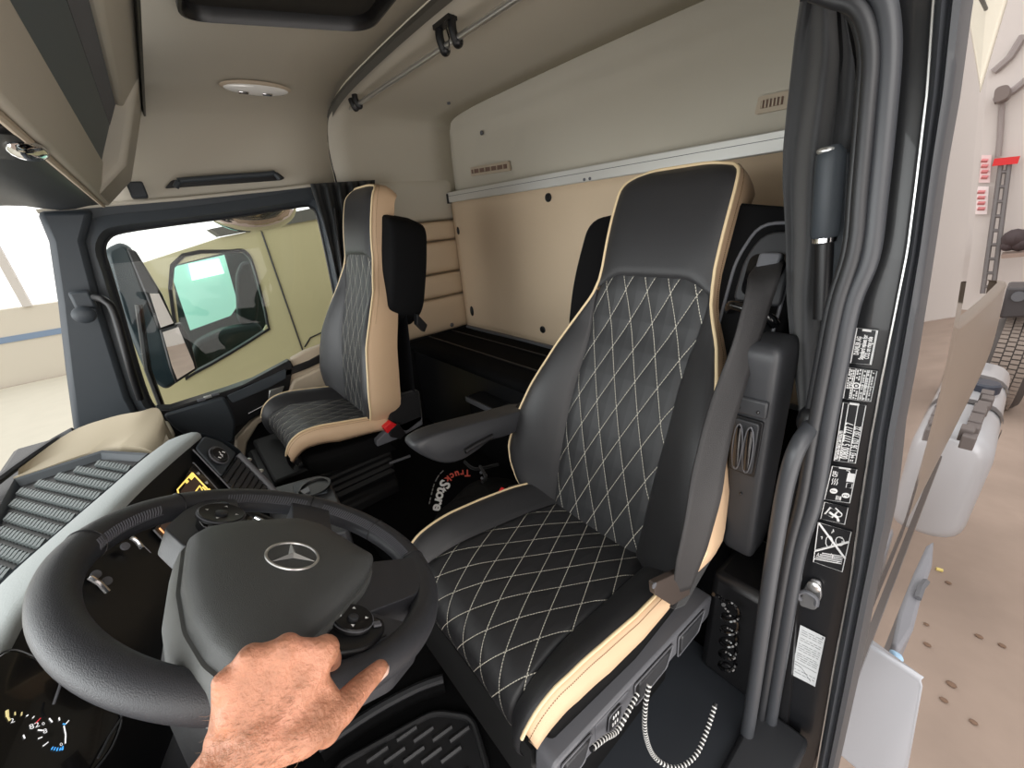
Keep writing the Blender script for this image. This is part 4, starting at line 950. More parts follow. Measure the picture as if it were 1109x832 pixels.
# knuckle bumps, tendons, a vein
for nm, s in (('little', .0062), ('ring', .0066), ('middle', .0074), ('index', .0078)):
    b.sphere(MC[nm] + (MC[nm] - wrist).normalized() * .002 + Vector((.003, -.003, .0055)), s, 12, 8)
    chain(b, [MC[nm] + Vector((.002, -.003, .007)), MC[nm].lerp(wrist, .55) + Vector((.002, -.003, .0085))], [.0042, .003])
vn = catmull([hd(292, 705, .318), hd(280, 722, .312), hd(276, 740, .307), hd(268, 758, .303)], 5)
skin = mat('skin', srgb(214, 152, 122), .5, bump=.9, scale=240)
nt = skin.node_tree; L = nt.links.new; pb_ = nt.nodes['Principled BSDF']; pb_.inputs['Subsurface Weight'].default_value = .15; pb_.inputs['Subsurface Radius'].default_value = (.012, .005, .003); pb_.inputs['Subsurface Scale'].default_value = .4
tc = nt.nodes.new('ShaderNodeTexCoord'); n1 = nt.nodes.new('ShaderNodeTexNoise'); n1.inputs['Scale'].default_value = 26; n1.inputs['Detail'].default_value = 8; L(tc.outputs['Object'], n1.inputs['Vector'])
cr = nt.nodes.new('ShaderNodeValToRGB'); L(n1.outputs['Fac'], cr.inputs[0]); e = cr.color_ramp.elements
e[0].position = .33; e[0].color = srgb(160, 110, 84); e[1].position = .68; e[1].color = srgb(210, 148, 122); k = e.new(.5); k.color = srgb(190, 132, 104)
L(cr.outputs[0], pb_.inputs['Base Color'])
person = b.build('person', skin, None, ang=180)
tag(person, 'bare left forearm and hand gripping the lower rim of the steering wheel', 'person')
rm = person.modifiers.new('remesh', 'REMESH'); rm.mode = 'VOXEL'; rm.voxel_size = .0021; rm.use_smooth_shade = True
sm_ = person.modifiers.new('smooth', 'SMOOTH'); sm_.iterations = 9; sm_.factor = .5
WL['person'] = person.location.copy()
# thumb nail
d = (tt - ip).normalized(); vw = -tt.normalized(); side = d.cross(vw).normalized(); nrm = (vw * .35 + side * .93).normalized()
if nrm.dot(hd(430, 722, .41) - tt) < 0: nrm = (vw * .35 - side * .93).normalized()
sd = d.cross(nrm).normalized()
b = MB(); b.grid(lambda u, v: tt + d * (-.006 + .0145 * v) + sd * (.0058 * math.sin(u * 1.15) * (1 - .25 * max(0, v - .7) / .3)) + nrm * (.0094 * math.cos(u * .9) - .0022 * max(0, v - .75) / .25), lin(-1, 1, 9), lin(0, 1, 9)); nl = b.build('thumbnail', mat('nail', srgb(236, 196, 180), .3), person, solid=.0008, soff=0, norm=False); lab(nl, 'pale thumbnail')

# short hairs standing on the forearm and the back of the hand
from mathutils.bvhtree import BVHTree
dg_ = bpy.context.evaluated_depsgraph_get(); tree_ = BVHTree.FromObject(person, dg_)
R = random.Random(4); hb_ = MB(); n_ = 0
while n_ < 300:
    x, y = 225 + 150 * R.random(), 735 + 97 * R.random()
    if y < 815 - (x - 225) * .55 - 40 * R.random() or x > 300 + (y - 735) * .2 + 30 * R.random() + (20 if y < 790 else 0): continue
    o0 = Vector((0, 0, 0)) - person.location; d = Vector(ray(x, y)).normalized()
    loc, nor, _, _ = tree_.ray_cast(o0, d)
    n_ += 1
    if loc is None: continue
    p = loc + person.location; fl = (hd(x - 8 - 14 * R.random(), y + 16 * (R.random() - .35), .32) - hd(x, y, .32)).normalized()
    L_ = .005 + .006 * R.random()
    hb_.tube([p - nor * .0004, p + (fl * .7 + nor * .5).normalized() * L_ * .5, p + (fl * .95 + nor * .25).normalized() * L_], [.00012, .0001, .00004], 4)
hr_ = hb_.build('arm_hair', mat('arm_hair', srgb(150, 112, 84), .6), person, norm=False); hr_['kind'] = 'stuff'
# ================================================================== driver side door pillar, curtain, stickers
YJ = .82
def yp(pts, Y): return [hy(x, y, Y) for x, y in pts]
seal1 = [(880, -8), (905, 0), (924, 6), (937, 25), (943, 60), (940, 110), (932, 200), (925, 270), (907, 330), (893, 400), (880, 470), (868, 540), (853, 600), (836, 700), (820, 800), (814, 850)]
seal2 = [(935, -30), (951, -8), (960, 15), (963, 60), (958, 130), (949, 220), (941, 280), (922, 330), (908, 400), (895, 470), (883, 540), (865, 600), (848, 700), (832, 800), (826, 850)]
t = thing('wall_left', 'gloss black driver door pillar with grey rubber seals', None, (-.1, YJ, FL), kind='structure')
srub = mat('grey_seal_rubber', srgb(42, 43, 46), .42, bump=.05); srub2 = mat('pale_seal_rubber', srgb(58, 60, 64), .38)
b = MB(); b.tube(catmull(yp(seal1, .765), 6), .0095, 12); b.build('inner_seal', srub, t)
b = MB(); b.tube(catmull(yp([(x - 9, y + 2) for x, y in seal1[1:]], .785), 6), .006, 10); b.build('seal_lip', M['rubber'], t)
b = MB(); b.tube(catmull(yp(seal2, .775), 6), .0125, 14); b.build('outer_seal', srub2, t)
jl = [(965, -40), (962, 30), (958, 130), (948, 250), (925, 330), (908, 400), (895, 470), (880, 560), (862, 620), (846, 720), (828, 840), (820, 900)]
jr = [(1018, -40), (1013, 0), (1006, 100), (994, 200), (985, 270), (973, 330), (959, 400), (946, 470), (932, 560), (924, 620), (905, 720), (884, 840), (872, 900)]
def resamp(P, n):
    ys = [p[1] for p in P]; y0, y1 = ys[0], ys[-1]
    return [(float(np.interp(y, ys, [p[0] for p in P])), y) for y in lin(y0, y1, n)]
A, B = yp(resamp(jl, 60), YJ), yp(resamp(jr, 60), YJ)
b = MB(); b.loft([[a + Vector((0, .05, 0)), a, a.lerp(c, .15) + Vector((0, -.002, 0)), a.lerp(c, .9) + Vector((0, -.002, 0)), c, c + Vector((0, .06, 0))] for a, c in zip(A, B)], wrap=False, caps=False); b.build('door_jamb', mat('pillar_black_paint', srgb(24, 25, 28), .35, coat=.25, bump=.04, scale=30), t, ang=40)
ob_l = resamp(jr, 60)
orr = resamp([(1052, -40), (1046, 0), (1033, 100), (1019, 180), (1006, 270), (997, 330), (986, 400), (973, 470), (967, 530), (962, 565), (945, 640), (925, 740), (905, 832), (890, 900)], 60)
orl = [(float(np.interp(y, [p[1] for p in ob_l], [p[0] for p in ob_l])), y) for _, y in orr]
A, B = yp(orl, .80), yp(orr, .80)
b = MB(); b.loft([[a + Vector((0, .05, 0)), a, a.lerp(c, .08) + Vector((0, -.012, 0)), a.lerp(c, .3) + Vector((0, -.016, 0)), a.lerp(c, .45) + Vector((0, -.004, 0)), a.lerp(c, .52) + Vector((0, -.003, 0)), a.lerp(c, .65) + Vector((0, -.014, 0)), a.lerp(c, .9) + Vector((0, -.012, 0)), c, c + Vector((0, .06, 0))] for a, c in zip(A, B)], wrap=False, caps=False); b.build('door_rubber', mat('door_rubber_grey', srgb(54, 56, 60), .45), t, ang=60)
b = MB(); b.tube([p + Vector((-.001, -.004, 0)) for p in A], .0018, 6); b.build('bright_edge', M['silver'], t)
# roof end of the opening
b = MB(); b.loft([yp([(868, -60), (866, 2), (900, -3), (930, -60)], Y) for Y in (.80, .97)]); b.build('header', M['blackp'], t)
# dark lining behind the curtain down to the floor
b = MB(); b.prism(yp([(880, -60), (872, 60), (866, 200), (868, 330), (872, 430), (868, 500), (860, 580), (845, 640), (842, 760), (842, 900), (868, 900), (900, 720), (920, 620), (928, 560), (942, 470), (955, 400), (969, 330), (980, 270), (990, 200), (1000, 100), (1005, -60)], .90), (0, .05, 0)); b.build('lining', M['blackp'], t)
b = MB(); b.prism(yp([(860, 590), (842, 640), (838, 760), (830, 860), (846, 860), (868, 600)], .80), (0, .1, 0)); b.build('lower_lining', M['blackp'], t)
# pillar trim strip beside the strut
b = MB(); b.prism(yp([(908, 165), (920, 165), (914, 290), (896, 400), (884, 470), (874, 520), (862, 520), (870, 470), (880, 420), (900, 300)], .87), (0, .02, 0)); b.build('trim_strip', M['slate'], t, bevel=.003)
# sill at the foot of the opening
MB().boxmm((-.15, .1, FL - .02), (-.04, .80, FL + .03)).build('floor', M['rubber'], None, bevel=.01)
struct(bpy.data.objects['floor.001'], 'black rubber door sill')
MB().boxmm((-.30, .80, FL), (-.16, 1.0, -.85)).build('wall_left', M['blackp'], None, bevel=.02); struct(bpy.data.objects['wall_left.001'], 'black lower side lining behind the driver seat')

MB().boxmm((-.40, .22, FL + .001), (-.15, .85, FL + .006)).build('floor', mat('floor_rubber', srgb(44, 47, 52), .38), None); struct(bpy.data.objects['floor.002'], 'dark slate floor sheet beside the driver seat')
# stickers on the jamb
smat = mat('sticker_black', srgb(30, 31, 34), .4)
def sticker(quad, label, lines=(), rules=(), frame=True, name='information_sticker', bgm=None, ink='white', group=None):
    """quad: corners in the photo order top-left, top-right, bottom-right, bottom-left; lettering reads upwards"""
    TL, TR, BR, BL = [hy(x, y, YJ - .0045) for x, y in quad]
    def f(a, c, e=0):      # a: 0 bottom .. 1 top (reading direction), c: 0 left .. 1 right
        return (BL.lerp(TL, a)).lerp(BR.lerp(TR, a), c) + Vector((0, -e, 0))
    w, h = ((TR - TL).length + (BR - BL).length) / 2, ((TL - BL).length + (TR - BR).length) / 2
    s = thing(name, label, 'sticker', (BL + BR) / 2, group)
    b = MB(); b.poly([BL, BR, TR, TL]); b.build('backing', bgm or smat, s, flat=True, norm=False)
    if frame:
        b = MB(); k = .0008
        c4 = [f(.02, .03, .0006), f(.02, .97, .0006), f(.98, .97, .0006), f(.98, .03, .0006)]; b.tube(c4, k, 5, closed=True)
        for r in rules: b.tube([f(r[0], r[1], .0006), f(r[2], r[3], .0006)], k * r[4] if len(r) > 4 else k * .8, 5)
        b.build('frame_line', M[ink], s)
    for txt, a, c, size, al in lines:
        vs, fs = text_mesh(txt, size, lambda X, Y: f(a + X * .62 / h, c - Y / w, .0007), align=al, bold=.0003)
        MB().add(vs, fs).build('lettering', M[ink], s, flat=True, norm=False)
    return s, f, w, h
sticker([(927.7, 354.4), (951.7, 357.3), (944, 395.8), (920.4, 393.8)], 'black framed sticker highest on the pillar, first above the others',
        [('DAIMLER AG', .26, .22, .0085, 'LEFT'), ('Standard values for', .14, .48, .0085, 'LEFT'), ('CO2 on ring side', .17, .72, .0085, 'LEFT')], [(.95, .3, .95, .7, 2.5), (.03, .92, .97, .92)])
s2_, f2_, w2_, h2_ = sticker([(917.7, 397.3), (951.2, 401.2), (944, 435.6), (912.3, 432)], 'black sticker crowded with approval marks, second from the top of the pillar',
        [],
        [(.03, .3, .97, .3), (.03, .53, .97, .53), (.03, .67, .97, .67), (.03, .8, .97, .8), (.48, .55, .48, .95)])
b = MB(); R = random.Random(9)
for c_ in (.10, .17, .24, .37, .45, .60, .72, .80, .88):
    a_ = .05 + (.3 if c_ < .2 else 0)
    while a_ < .92:
        l_ = .03 + .05 * R.random()
        if not (.3 < a_ < .62 and .28 < c_ < .5): b.tube([f2_(a_, c_, .0007), f2_(a_ + l_, c_, .0007)], .0011, 4)
        a_ += l_ + .02 + (.08 * R.random() if R.random() > .6 else 0)
b.tube([f2_(.46 + .085 * math.cos(k), .40 + .115 * math.sin(k), .0007) for k in lin(0, 2*PI, 21)[:-1]], .0011, 5, closed=True); b.tube([f2_(.43, .40, .0007), f2_(.49, .40, .0007)], .0016, 5); b.build('small_print', M['white'], s2_)
sticker([(912.9, 434.5), (939, 438), (927, 503), (902.5, 500)], 'black service sticker with two telephone numbers, middle of the pillar',
        [('Mercedes-Benz Service24h', .04, .13, .0085, 'LEFT'), ('00800 5 777 777 7', .07, .46, .0150, 'LEFT'), ('= +43 1 36 027 730 22', .04, .81, .0120, 'LEFT')], [(.03, .26, .97, .26), (.03, .66, .97, .66), (.98, .3, .98, .7, 2.5)])
s, f, w, h = sticker([(901, 504), (929, 508), (921, 545.6), (892, 541.5)], 'black sticker with numbered circles and OFF above the small tools sticker',
        [('OFF', .70, .22, .011, 'LEFT')], [(.97, .3, .97, .75, 2)])
b = MB()
for a, c in ((.30, .30), (.22, .78)):
    b.poly([f(a + .13 * math.sin(k) * w / h * 1.15, c + .15 * math.cos(k), .0007) for k in lin(0, 2 * PI, 21)[:-1]])
b.build('number_disc', M['white'], s, flat=True, norm=False)
for tx, a, c in (('1', .30, .30), ('2', .22, .78)):
    vs, fs = text_mesh(tx, .010, lambda X, Y: f(a + X / h, c - Y / w, .0011)); MB().add(vs, fs).build('numeral', smat, s, flat=True, norm=False)
b = MB()
for k in range(3): b.tube([f(.48, .16 + k * .09, .0008), f(.55, .19 + k * .09, .0008), f(.60, .15 + k * .09, .0008), f(.66, .18 + k * .09, .0008)], .0007, 5)
b.tube([f(.06, .45, .0008), f(.06, .62, .0008), f(.18, .62, .0008), f(.18, .45, .0008)], .0008, 5, closed=True)
for k in range(3): b.tube([f(.08, .49 + .05 * k, .0008), f(.17, .49 + .05 * k, .0008)], .0006, 5)
b.build('heater_icon', M['white'], s)
b = MB(); b.poly([f(.62, .95, .0008), f(.62, .68, .0008), f(.86, .68, .0008), f(.86, .95, .0008)]); b.tube([f(.45, .92, .0008), f(.45, .72, .0008), f(.58, .72, .0008), f(.58, .92, .0008)], .0008, 5, closed=True); b.tube([f(.86, .75, .0008), f(.92, .7, .0008), f(.92, .6, .0008)], .0009, 5); b.build('pump_icon', M['white'], s, norm=False)
s, f, w, h = sticker([(892.5, 543), (919.5, 549.5), (915.6, 568.5), (888, 562)], 'small black sticker with tool pictograms between two larger pillar stickers', [], [])
b = MB(); b.tube([f(.35, .15, .0008), f(.75, .30, .0008), f(.65, .62, .0008), f(.25, .45, .0008)], .0016, 5, closed=True); b.tube([f(.5, .3, .0008), f(.3, .65, .0008), f(.12, .72, .0008)], .0022, 5); b.tube([f(.80, .5, .0008), f(.55, .8, .0008)], .0012, 5)
b.tube([f(.5 + .14 * math.sin(k), .68 + .12 * math.cos(k), .0008) for k in lin(0, 2*PI, 13)[:-1]], .0009, 5, closed=True); b.build('pictogram', M['white'], s)
s, f, w, h = sticker([(885.5, 564.5), (923.4, 575.5), (913, 620.5), (880, 609)], 'black sticker with a white crossed out line drawing, lowest of the black ones', [], [(.97, .04, .35, .97, 2.4), (.30, .04, .75, .97, 2.4)])
b = MB(); R = random.Random(3)
for k in range(9):
    a, c = .15 + .7 * R.random(), .15 + .7 * R.random(); b.tube([f(a, c, .0007), f(a + .15 * (R.random() - .3), c, .0007), f(a + .15 * (R.random() - .3), c + .2 * (R.random() - .5), .0007)], .0006, 4)
for k in range(5): b.tube([f(.10 + .05 * k, .03 + .06 * k, .0007), f(.20 + .045 * k, .90, .0007)], .0011, 4)
b.tube([f(.62 + .13 * math.sin(k), .42 + .10 * math.cos(k), .0007) for k in lin(0, 2*PI, 13)[:-1]], .0007, 5, closed=True); b.tube([f(.70 + .1 * math.sin(k), .72 + .12 * math.cos(k), .0007) for k in lin(0, 2*PI, 13)[:-1]], .0007, 5, closed=True)
b.build('line_drawing', M['white'], s)
# white data label: grey lines of print
lm = mat('label_white', srgb(205, 208, 210), .5)
dk = mat('label_print', srgb(120, 122, 125), .6); M['dk'] = dk
TLBL = [(866.8, 677), (893.8, 690.4), (882.7, 744), (857.4, 731)]
TL, TR, BR, BL = [hy(x, y, YJ - .0045) for x, y in TLBL]
s = thing('data_label', 'white printed data label low on the door pillar', 'label', (BL + BR) / 2)
b = MB(); b.poly([BL, BR, TR, TL]); b.build('backing', lm, s, flat=True, norm=False)
g = lambda u, v: TL.lerp(TR, u).lerp(BL.lerp(BR, u), v) + Vector((0, -.0008, 0))
b = MB(); R = random.Random(5)
for v in (.07, .11, .15, .22, .26, .33, .37, .41, .45, .52, .56, .60, .64, .84, .9):
    u = .06 + .05 * R.random()
    while u < .9:
        l = .08 + .2 * R.random(); b.tube([g(u, v), g(min(.94, u + l), v)], .0005, 4); u += l + .05
b.tube([g(u, v) for u, v in ((.05, .75), (.3, .76), (.45, .80), (.6, .86), (.8, .94))], .0006, 4); b.tube([g(.04, .70), g(.95, .72)], .0005, 4)
b.poly([g(.88, .03), g(.93, .06), g(.96, .03), g(.93, .01)])
b.build('print', dk, s, norm=False)
# door striker
c = hy(880, 641, YJ - .004)
t = thing('door_striker', 'steel door striker bracket on the black pillar below the stickers', 'striker', c + Vector((0, 0, -.03)))
b = MB(); b.prism(roundpoly(yp([(866, 651), (872, 634), (880, 625), (890, 629), (891, 645), (884, 660), (868, 655)], YJ - .003), .008), (0, -.006, 0)); b.build('base_plate', mat('steel', srgb(150, 150, 152), .35, metal=.7), t, bevel=.002)
b = MB(); b.tube(catmull(yp([(867, 650), (864, 644), (872, 641), (884, 648), (884, 656)], YJ - .02), 4), .0045, 8); b.build('loop', M['greyp'], t)
b = MB(); b.lathe([(.012, 0), (.012, .004), (.008, .007), (.001, .007)], hy(882, 635, YJ - .009), (0, -1, 0), 16); b.build('bolt', M['silver'], t)

# curtain on the driver side
t = thing('curtain', 'black gathered curtain hanging behind the driver seat', 'curtain', hy(880, 480, .88))
Lc = [(872, -40), (868, 0), (862, 40), (854, 110), (849, 160), (848, 200), (851, 260), (852, 320), (858, 380), (866, 440), (868, 500), (860, 560)]
Rc = [(915, -40), (913, 0), (924, 60), (926, 110), (922, 200), (914, 270), (900, 330), (890, 400), (880, 440), (878, 480), (872, 520), (866, 560)]
LL, RR = resamp(Lc, 60), resamp(Rc, 60); b = MB(); rings = []
for i, ((xa, ya), (xb, yb)) in enumerate(zip(LL, RR)):
    k = i / 59; ring = []
    for j in range(49):
        u = j / 48; xx = xa + (xb - xa) * u
        ph = u * 2.5 + .35 * math.sin(k * 5) + (.9 * (k - .15) if k > .15 else .0)
        dd = .020 * math.sin(ph * 2 * PI / 1.25) * (.35 + .65 * abs(math.cos(k * 2.2))) + .010 * math.sin(ph * 7 + k * 9) * .5 + .018 * math.sin(PI * u)
        ring.append(hy(xx, ya, .90 - dd - .03 * math.sin(PI * min(1, u * 1.2))))
    rings.append(ring)
b.loft(rings, wrap=False, caps=False); b.build('curtain_cloth', mat('curtain_black', srgb(54, 55, 57), .75, bump=.3, scale=500, sheen=.25), t, solid=.002, ang=120, norm=False)
# gas strut on the pillar
t = thing('pillar_strut', 'dark grey cylinder strut hanging on the curtain side of the pillar', 'strut', hy(893, 400, .83))
a, c, e = hy(900, 166, .825), hy(893, 258, .825), hy(890, 345, .83)
b = MB(); d = (c - a).normalized(); L_ = (c - a).length
b.lathe([(.012, -.01), (.0185, .0), (.0195, .01), (.0195, L_ - .006), (.016, L_), (.012, L_ + .004)], a, d, 20); b.build('cylinder', M['slate'], t)
b = MB(); b.tube([c, e], .0125, 14); b.build('rod', M['blackp'], t)
b = MB(); b.lathe([(.0165, -.004), (.0165, .006), (.014, .008)], c, d, 18); b.build('collar', M['chrome'], t)
b = MB(); b.sphere(a + Vector((-.004, -.012, .004)), .009, 10, 8, (1.4, .6, .6)); b.build('end_cap', M['silver'], t)
# grab handle at the door opening
t = thing('entry_grab_handle', 'long dark grey grab handle curving down the driver door opening', 'handle', hy(802, 832, .72))
gp = [(882, 452, .80), (875, 466, .76), (866, 480, .73), (857, 502, .715), (848, 540, .71), (838, 600, .71), (826, 680, .71), (813, 770, .71), (802, 835, .71), (792, 890, .72)]
b = MB(); b.tube(catmull([hy(*q) for q in gp], 6), .0135, 14); b.build('tube', mat('handle_grey', srgb(60, 62, 66), .4), t)
b = MB(); b.sphere(hy(880, 456, .79), .024, 14, 10, (1, 1, 1.3)); b.build('end_mount', M['blackp'], t)

# passenger curtain, bunched against the pillar
t = thing('curtain', 'black curtain bunched beside the passenger headrest', 'curtain', hx(372, 345, -2.2))
Lc = [(336, 199), (341, 215), (350, 240), (358, 270), (365, 300), (370, 335), (372, 360)]
Rc = [(406, 195), (406, 215), (406, 240), (398, 265), (392, 300), (388, 335), (384, 360)]
LL, RR = resamp(Lc, 24), resamp(Rc, 24); rings = []
for i, ((xa, ya), (xb, yb)) in enumerate(zip(LL, RR)):
    k = i / 23
    rings.append([hx(xa + (xb - xa) * j / 40, ya + (yb - ya) * j / 40, -2.21 + .025 * math.sin(j / 40 * 2 * PI * 5 + k * 4) * (.4 + .6 * (1 - k)) + .02 * (1 - k)) for j in range(41)])
b = MB(); b.loft(rings, wrap=False, caps=False); b.build('curtain_cloth', mat('curtain_dark', srgb(26, 30, 32), .7, sheen=.2), t, solid=.002, ang=120, norm=False)
b = MB(); b.tube(catmull([hx(362, 225, -2.17), hx(366, 260, -2.16), hx(371, 300, -2.15), hx(371, 345, -2.14)], 4), .006, 8); b.build('tie_strap', M['blackp'], t)
t = thing('belt_anchor', 'small steel belt anchor on the pillar left of the passenger backrest', 'anchor', hx(367, 345, -2.2))
b = MB(); b.box(hx(368, 340, -2.16), (.02, .05, .05)); b.build('bracket', M['greyp'], t, bevel=.006); b = MB(); b.lathe([(.016, 0), (.016, .01), (.001, .012)], hx(367, 341, -2.15), (1, 0, 0), 14); b.build('bolt', M['chrome'], t)
# ================================================================== outside the cab
GZ = -H
gm = mat('dusty_concrete', srgb(152, 134, 122), .85, bump=.5, scale=18, var=.26, vscale=2.6)
b = MB(); b.boxmm((-26, -22, GZ - .1), (16, 14, GZ)); struct(b.build('floor', gm), 'dusty beige concrete hall floor')
wm_ = mat('hall_wall_white', srgb(206, 198, 194), .8, var=.05, vscale=.6)
b = MB(); b.boxmm((-8, 12.2, GZ), (16, 12.5, 7)); struct(b.build('wall_back', wm_), 'pale hall wall far behind the truck')
b = MB(); b.boxmm((9, -10, GZ), (9.3, 12.2, 7)); struct(b.build('wall_left', wm_), 'pale hall wall on the driver side')
b = MB(); b.boxmm((-13.9, -20, GZ), (-4.6, -.6, GZ + .01)); struct(b.build('floor', mat('pale_concrete', srgb(190, 185, 170), .8, var=.06, vscale=3)), 'pale concrete floor in front of the truck')
b = MB(); b.boxmm((-14.3, -20, GZ), (-14, 14, -.95)); fw = b.build('wall_right', mat('hall_wall_cream', srgb(202, 196, 182), .8, var=.05, vscale=.4)); struct(fw, 'cream hall wall beyond the windscreen')
b = MB(); b.boxmm((-14.0, -20, -1.65), (-13.98, 14, -1.52)); struct(b.build('trim_7', mat('blue_grey_stripe', srgb(120, 140, 165), .6)), 'blue grey stripe along the hall wall')
for y0 in (-6.0, -2.6): 
    b = MB(); b.boxmm((-14.1, y0, -.95), (-13.95, y0 + .14, 4)); struct(b.build('trim_8', mat('window_post', srgb(200, 196, 190), .7)), 'pale post between the hall windows')
# details on the rear hall wall
def wl_(x, y): return hy(x, y, 12.15)
t = thing('ladder', 'slim ladder leaning against the far hall wall', 'ladder', hy(1067, 330, 11.9))
a0, a1, c0, c1 = hy(1084, 178, 12.1), hy(1064, 318, 11.7), hy(1093, 178, 12.1), hy(1075, 318, 11.7)
lmt = mat('ladder_grey', srgb(110, 105, 105), .5)
for p, q in ((a0, a1), (c0, c1)): b = MB(); b.tube([p, q], .035, 6); b.build('side_rail', lmt, t)
for k in range(9):
    f = (k + .5) / 9; b = MB(); b.tube([a0.lerp(a1, f), c0.lerp(c1, f)], .03, 6); b.build('rung', lmt, t)
b = MB(); b.box(a0.lerp(c0, .5) + Vector((0, -.05, .05)), (.3, .05, .12)); b.build('red_cap', M['red'], t)
for (x0, y0, x1, y1), col_, lb in (((1060, 168, 1072, 198), srgb(232, 205, 205), 'pale red printed poster on the far hall wall, upper one'), ((1056, 202, 1069, 232), srgb(240, 226, 226), 'white and red poster on the far hall wall, lower one')):
    t = thing('poster', lb, 'poster', wl_(x0, y1))
    b = MB(); b.prism([wl_(x0, y1), wl_(x1, y1), wl_(x1 + 2, y0), wl_(x0 + 3, y0)], (0, -.02, 0)); b.build('sheet', mat('poster', col_, .6), t)
    b = MB()
    for k in range(4): yk = y0 + (y1 - y0) * (.2 + .2 * k); b.tube([wl_(x0 + 3, yk) + Vector((0, -.03, 0)), wl_(x1 - 2, yk) + Vector((0, -.03, 0))], .03, 4)
    b.build('print', mat('poster_red', srgb(210, 130, 132), .6), t)
bmt = mat('beam_grey', srgb(150, 140, 138), .6)
for pts, lb in ((((1109, 38), (1094, 62), (1076, 78)), 'thin grey roof brace high in the far hall, upper one'), (((1115, 84), (1098, 98), (1076, 110)), 'thin grey roof brace high in the far hall, lower one')):
    t = thing('roof_brace', lb, 'brace', wl_(*pts[-1])); b = MB(); b.tube([wl_(*p) for p in pts], .06, 6); b.build('bar', bmt, t)
t = thing('heater_unit', 'dark unit heater with a pipe hanging on the far hall wall', 'heater', wl_(1085, 118))
b = MB(); b.prism(roundpoly([wl_(1078, 115), wl_(1080, 98), wl_(1096, 94), wl_(1095, 108)], .1), (0, -.5, 0)); b.build('housing', mat('heater_dark', srgb(120, 108, 104), .6), t); b = MB(); b.tube([wl_(1085, 112), wl_(1083, 150), wl_(1081, 170)], .04, 6); b.build('pipe', bmt, t)
t = thing('tool_bench', 'dark clutter on a low shelf along the far hall wall', 'shelf', hy(1100, 278, 11.8))
b = MB(); b.prism([hy(1086, 277, 11.9), hy(1120, 274, 11.9), hy(1120, 270, 11.9), hy(1086, 273, 11.9)], (0, -.4, 0)); b.build('shelf_board', mat('shelf', srgb(150, 130, 120), .6), t)
b = MB()
for x, y, r in ((1092, 266, .10), (1099, 258, .16), (1105, 264, .13)): b.sphere(hy(x, y, 11.7), r, 8, 6)
b.build('clutter', mat('dark_clutter', srgb(70, 58, 60), .7), t)

# cab side behind the door opening: glossy dark paint
paint = mat('cab_paint', srgb(44, 42, 40), .06, coat=1.0, spec=.8)
prz = [(.75, -.235), (.55, -.212), (.3, -.166), (.07, -.126), (-.14, -.09), (-.30, -.068), (-.5, -.048), (-.7, -.036), (-.95, -.026), (-1.16, -.020), (-1.19, -.03)]
t = thing('cab_side_panel', 'glossy dark cab side panel behind the door pillar reflecting the hall', 'panel', (-.1, 1.2, -1.2))
b = MB(); pz = catmull([(x, 0, z) for z, x in prz], 4)
b.loft([[Vector((p.x - .004 - (.05 if Y > 1.66 else 0), Y, p.z)) for p in pz] for Y in (.84, 1.0, 1.25, 1.5, 1.645, 1.67)], wrap=False, caps=False); b.build('side_skin', paint, t, ang=70)
b = MB(); b.prism(yp(orr[:2] + orr[2:], .815) + [Vector((p.x - .01, .83, p.z)) for p in yp(orr, .83)][::-1], (0, .01, 0)); 
b = MB(); b.tube([Vector((-.170, .845 + .0, .31)), Vector((-.172, 1.64, .31))], .003, 6); b.build('panel_gap', M['blackp'], t)
# lower fairing behind the cab
t = thing('side_fairing', 'glossy dark fairing between cab and fuel tank', 'fairing', (0, 2.1, -1.25))
pf = [(-.03, -.41), (-.006, -.415), (-.002, -.45), (.016, -.62), (.018, -.76), (.004, -1.0), (-.008, -1.16), (-.02, -1.2)]
pfc = catmull([(x, 0, z) for x, z in pf], 4); b = MB(); b.loft([[Vector((p.x + dx_ * (1 - max(0, -.9 - p.z) * 2), Y, p.z)) for p in pfc] for Y, dx_ in ((1.655, -.062), (1.8, -.045), (2.1, -.02), (2.45, 0), (2.5, -.004), (2.52, -.05))], wrap=False, caps=False); b.build('fairing_skin', mat('fairing_painted_reflection', srgb(118, 106, 96), .35, spec=.4), t, ang=60)  # beige colour stands in for the ground reflected in dark gloss
# dark gap strip and lower skirt
t = thing('side_skirt', 'pale grey side skirt with chrome strip below the cab side', 'skirt', (-.02, 1.6, -1.5))
b = MB(); b.loft([[Vector((-.020, Y, -1.21)), Vector((-.004, Y, -1.215)), Vector((-.002, Y, -1.24)), Vector((-.02, Y, -1.26))] for Y in (.80, 1.2, 1.8, 2.5)]); b.build('chrome_strip', mat('strip_dark', srgb(90, 84, 82), .2, metal=.6), t)
b = MB(); b.prism([hz(966, 697, -1.5), hz(974, 660, -1.5), hz(990, 620, -1.5), hz(1004, 590, -1.5), hz(1012, 585, -1.5), hz(1010, 612, -1.5), hz(1000, 640, -1.5), hz(990, 680, -1.5), hz(976, 703, -1.5)], (0, 0, -.35)); b.build('step_panel', mat('step_grey', srgb(128, 128, 134), .5), t, bevel=.02)
b = MB(); b.tube([hz(994, 648, -1.49), hz(998, 636, -1.48), hz(1003, 630, -1.49)], .012, 6); b.build('latch', M['greyp'], t)
t = thing('step_fender', 'white painted step fender below the driver door', 'fender', hz(970, 780, -1.75))
A_, B_ = hz(944, 700, -1.34), hz(996, 735, -1.34); C_1 = hz(1000, 746, -1.36); C_2 = hz(981, 850, -1.86); dwn = Vector((0, 0, -.56)); A2 = A_ + Vector((-.18, .02, 0)); D_1 = C_1 + Vector((-.01, .06, -.01))
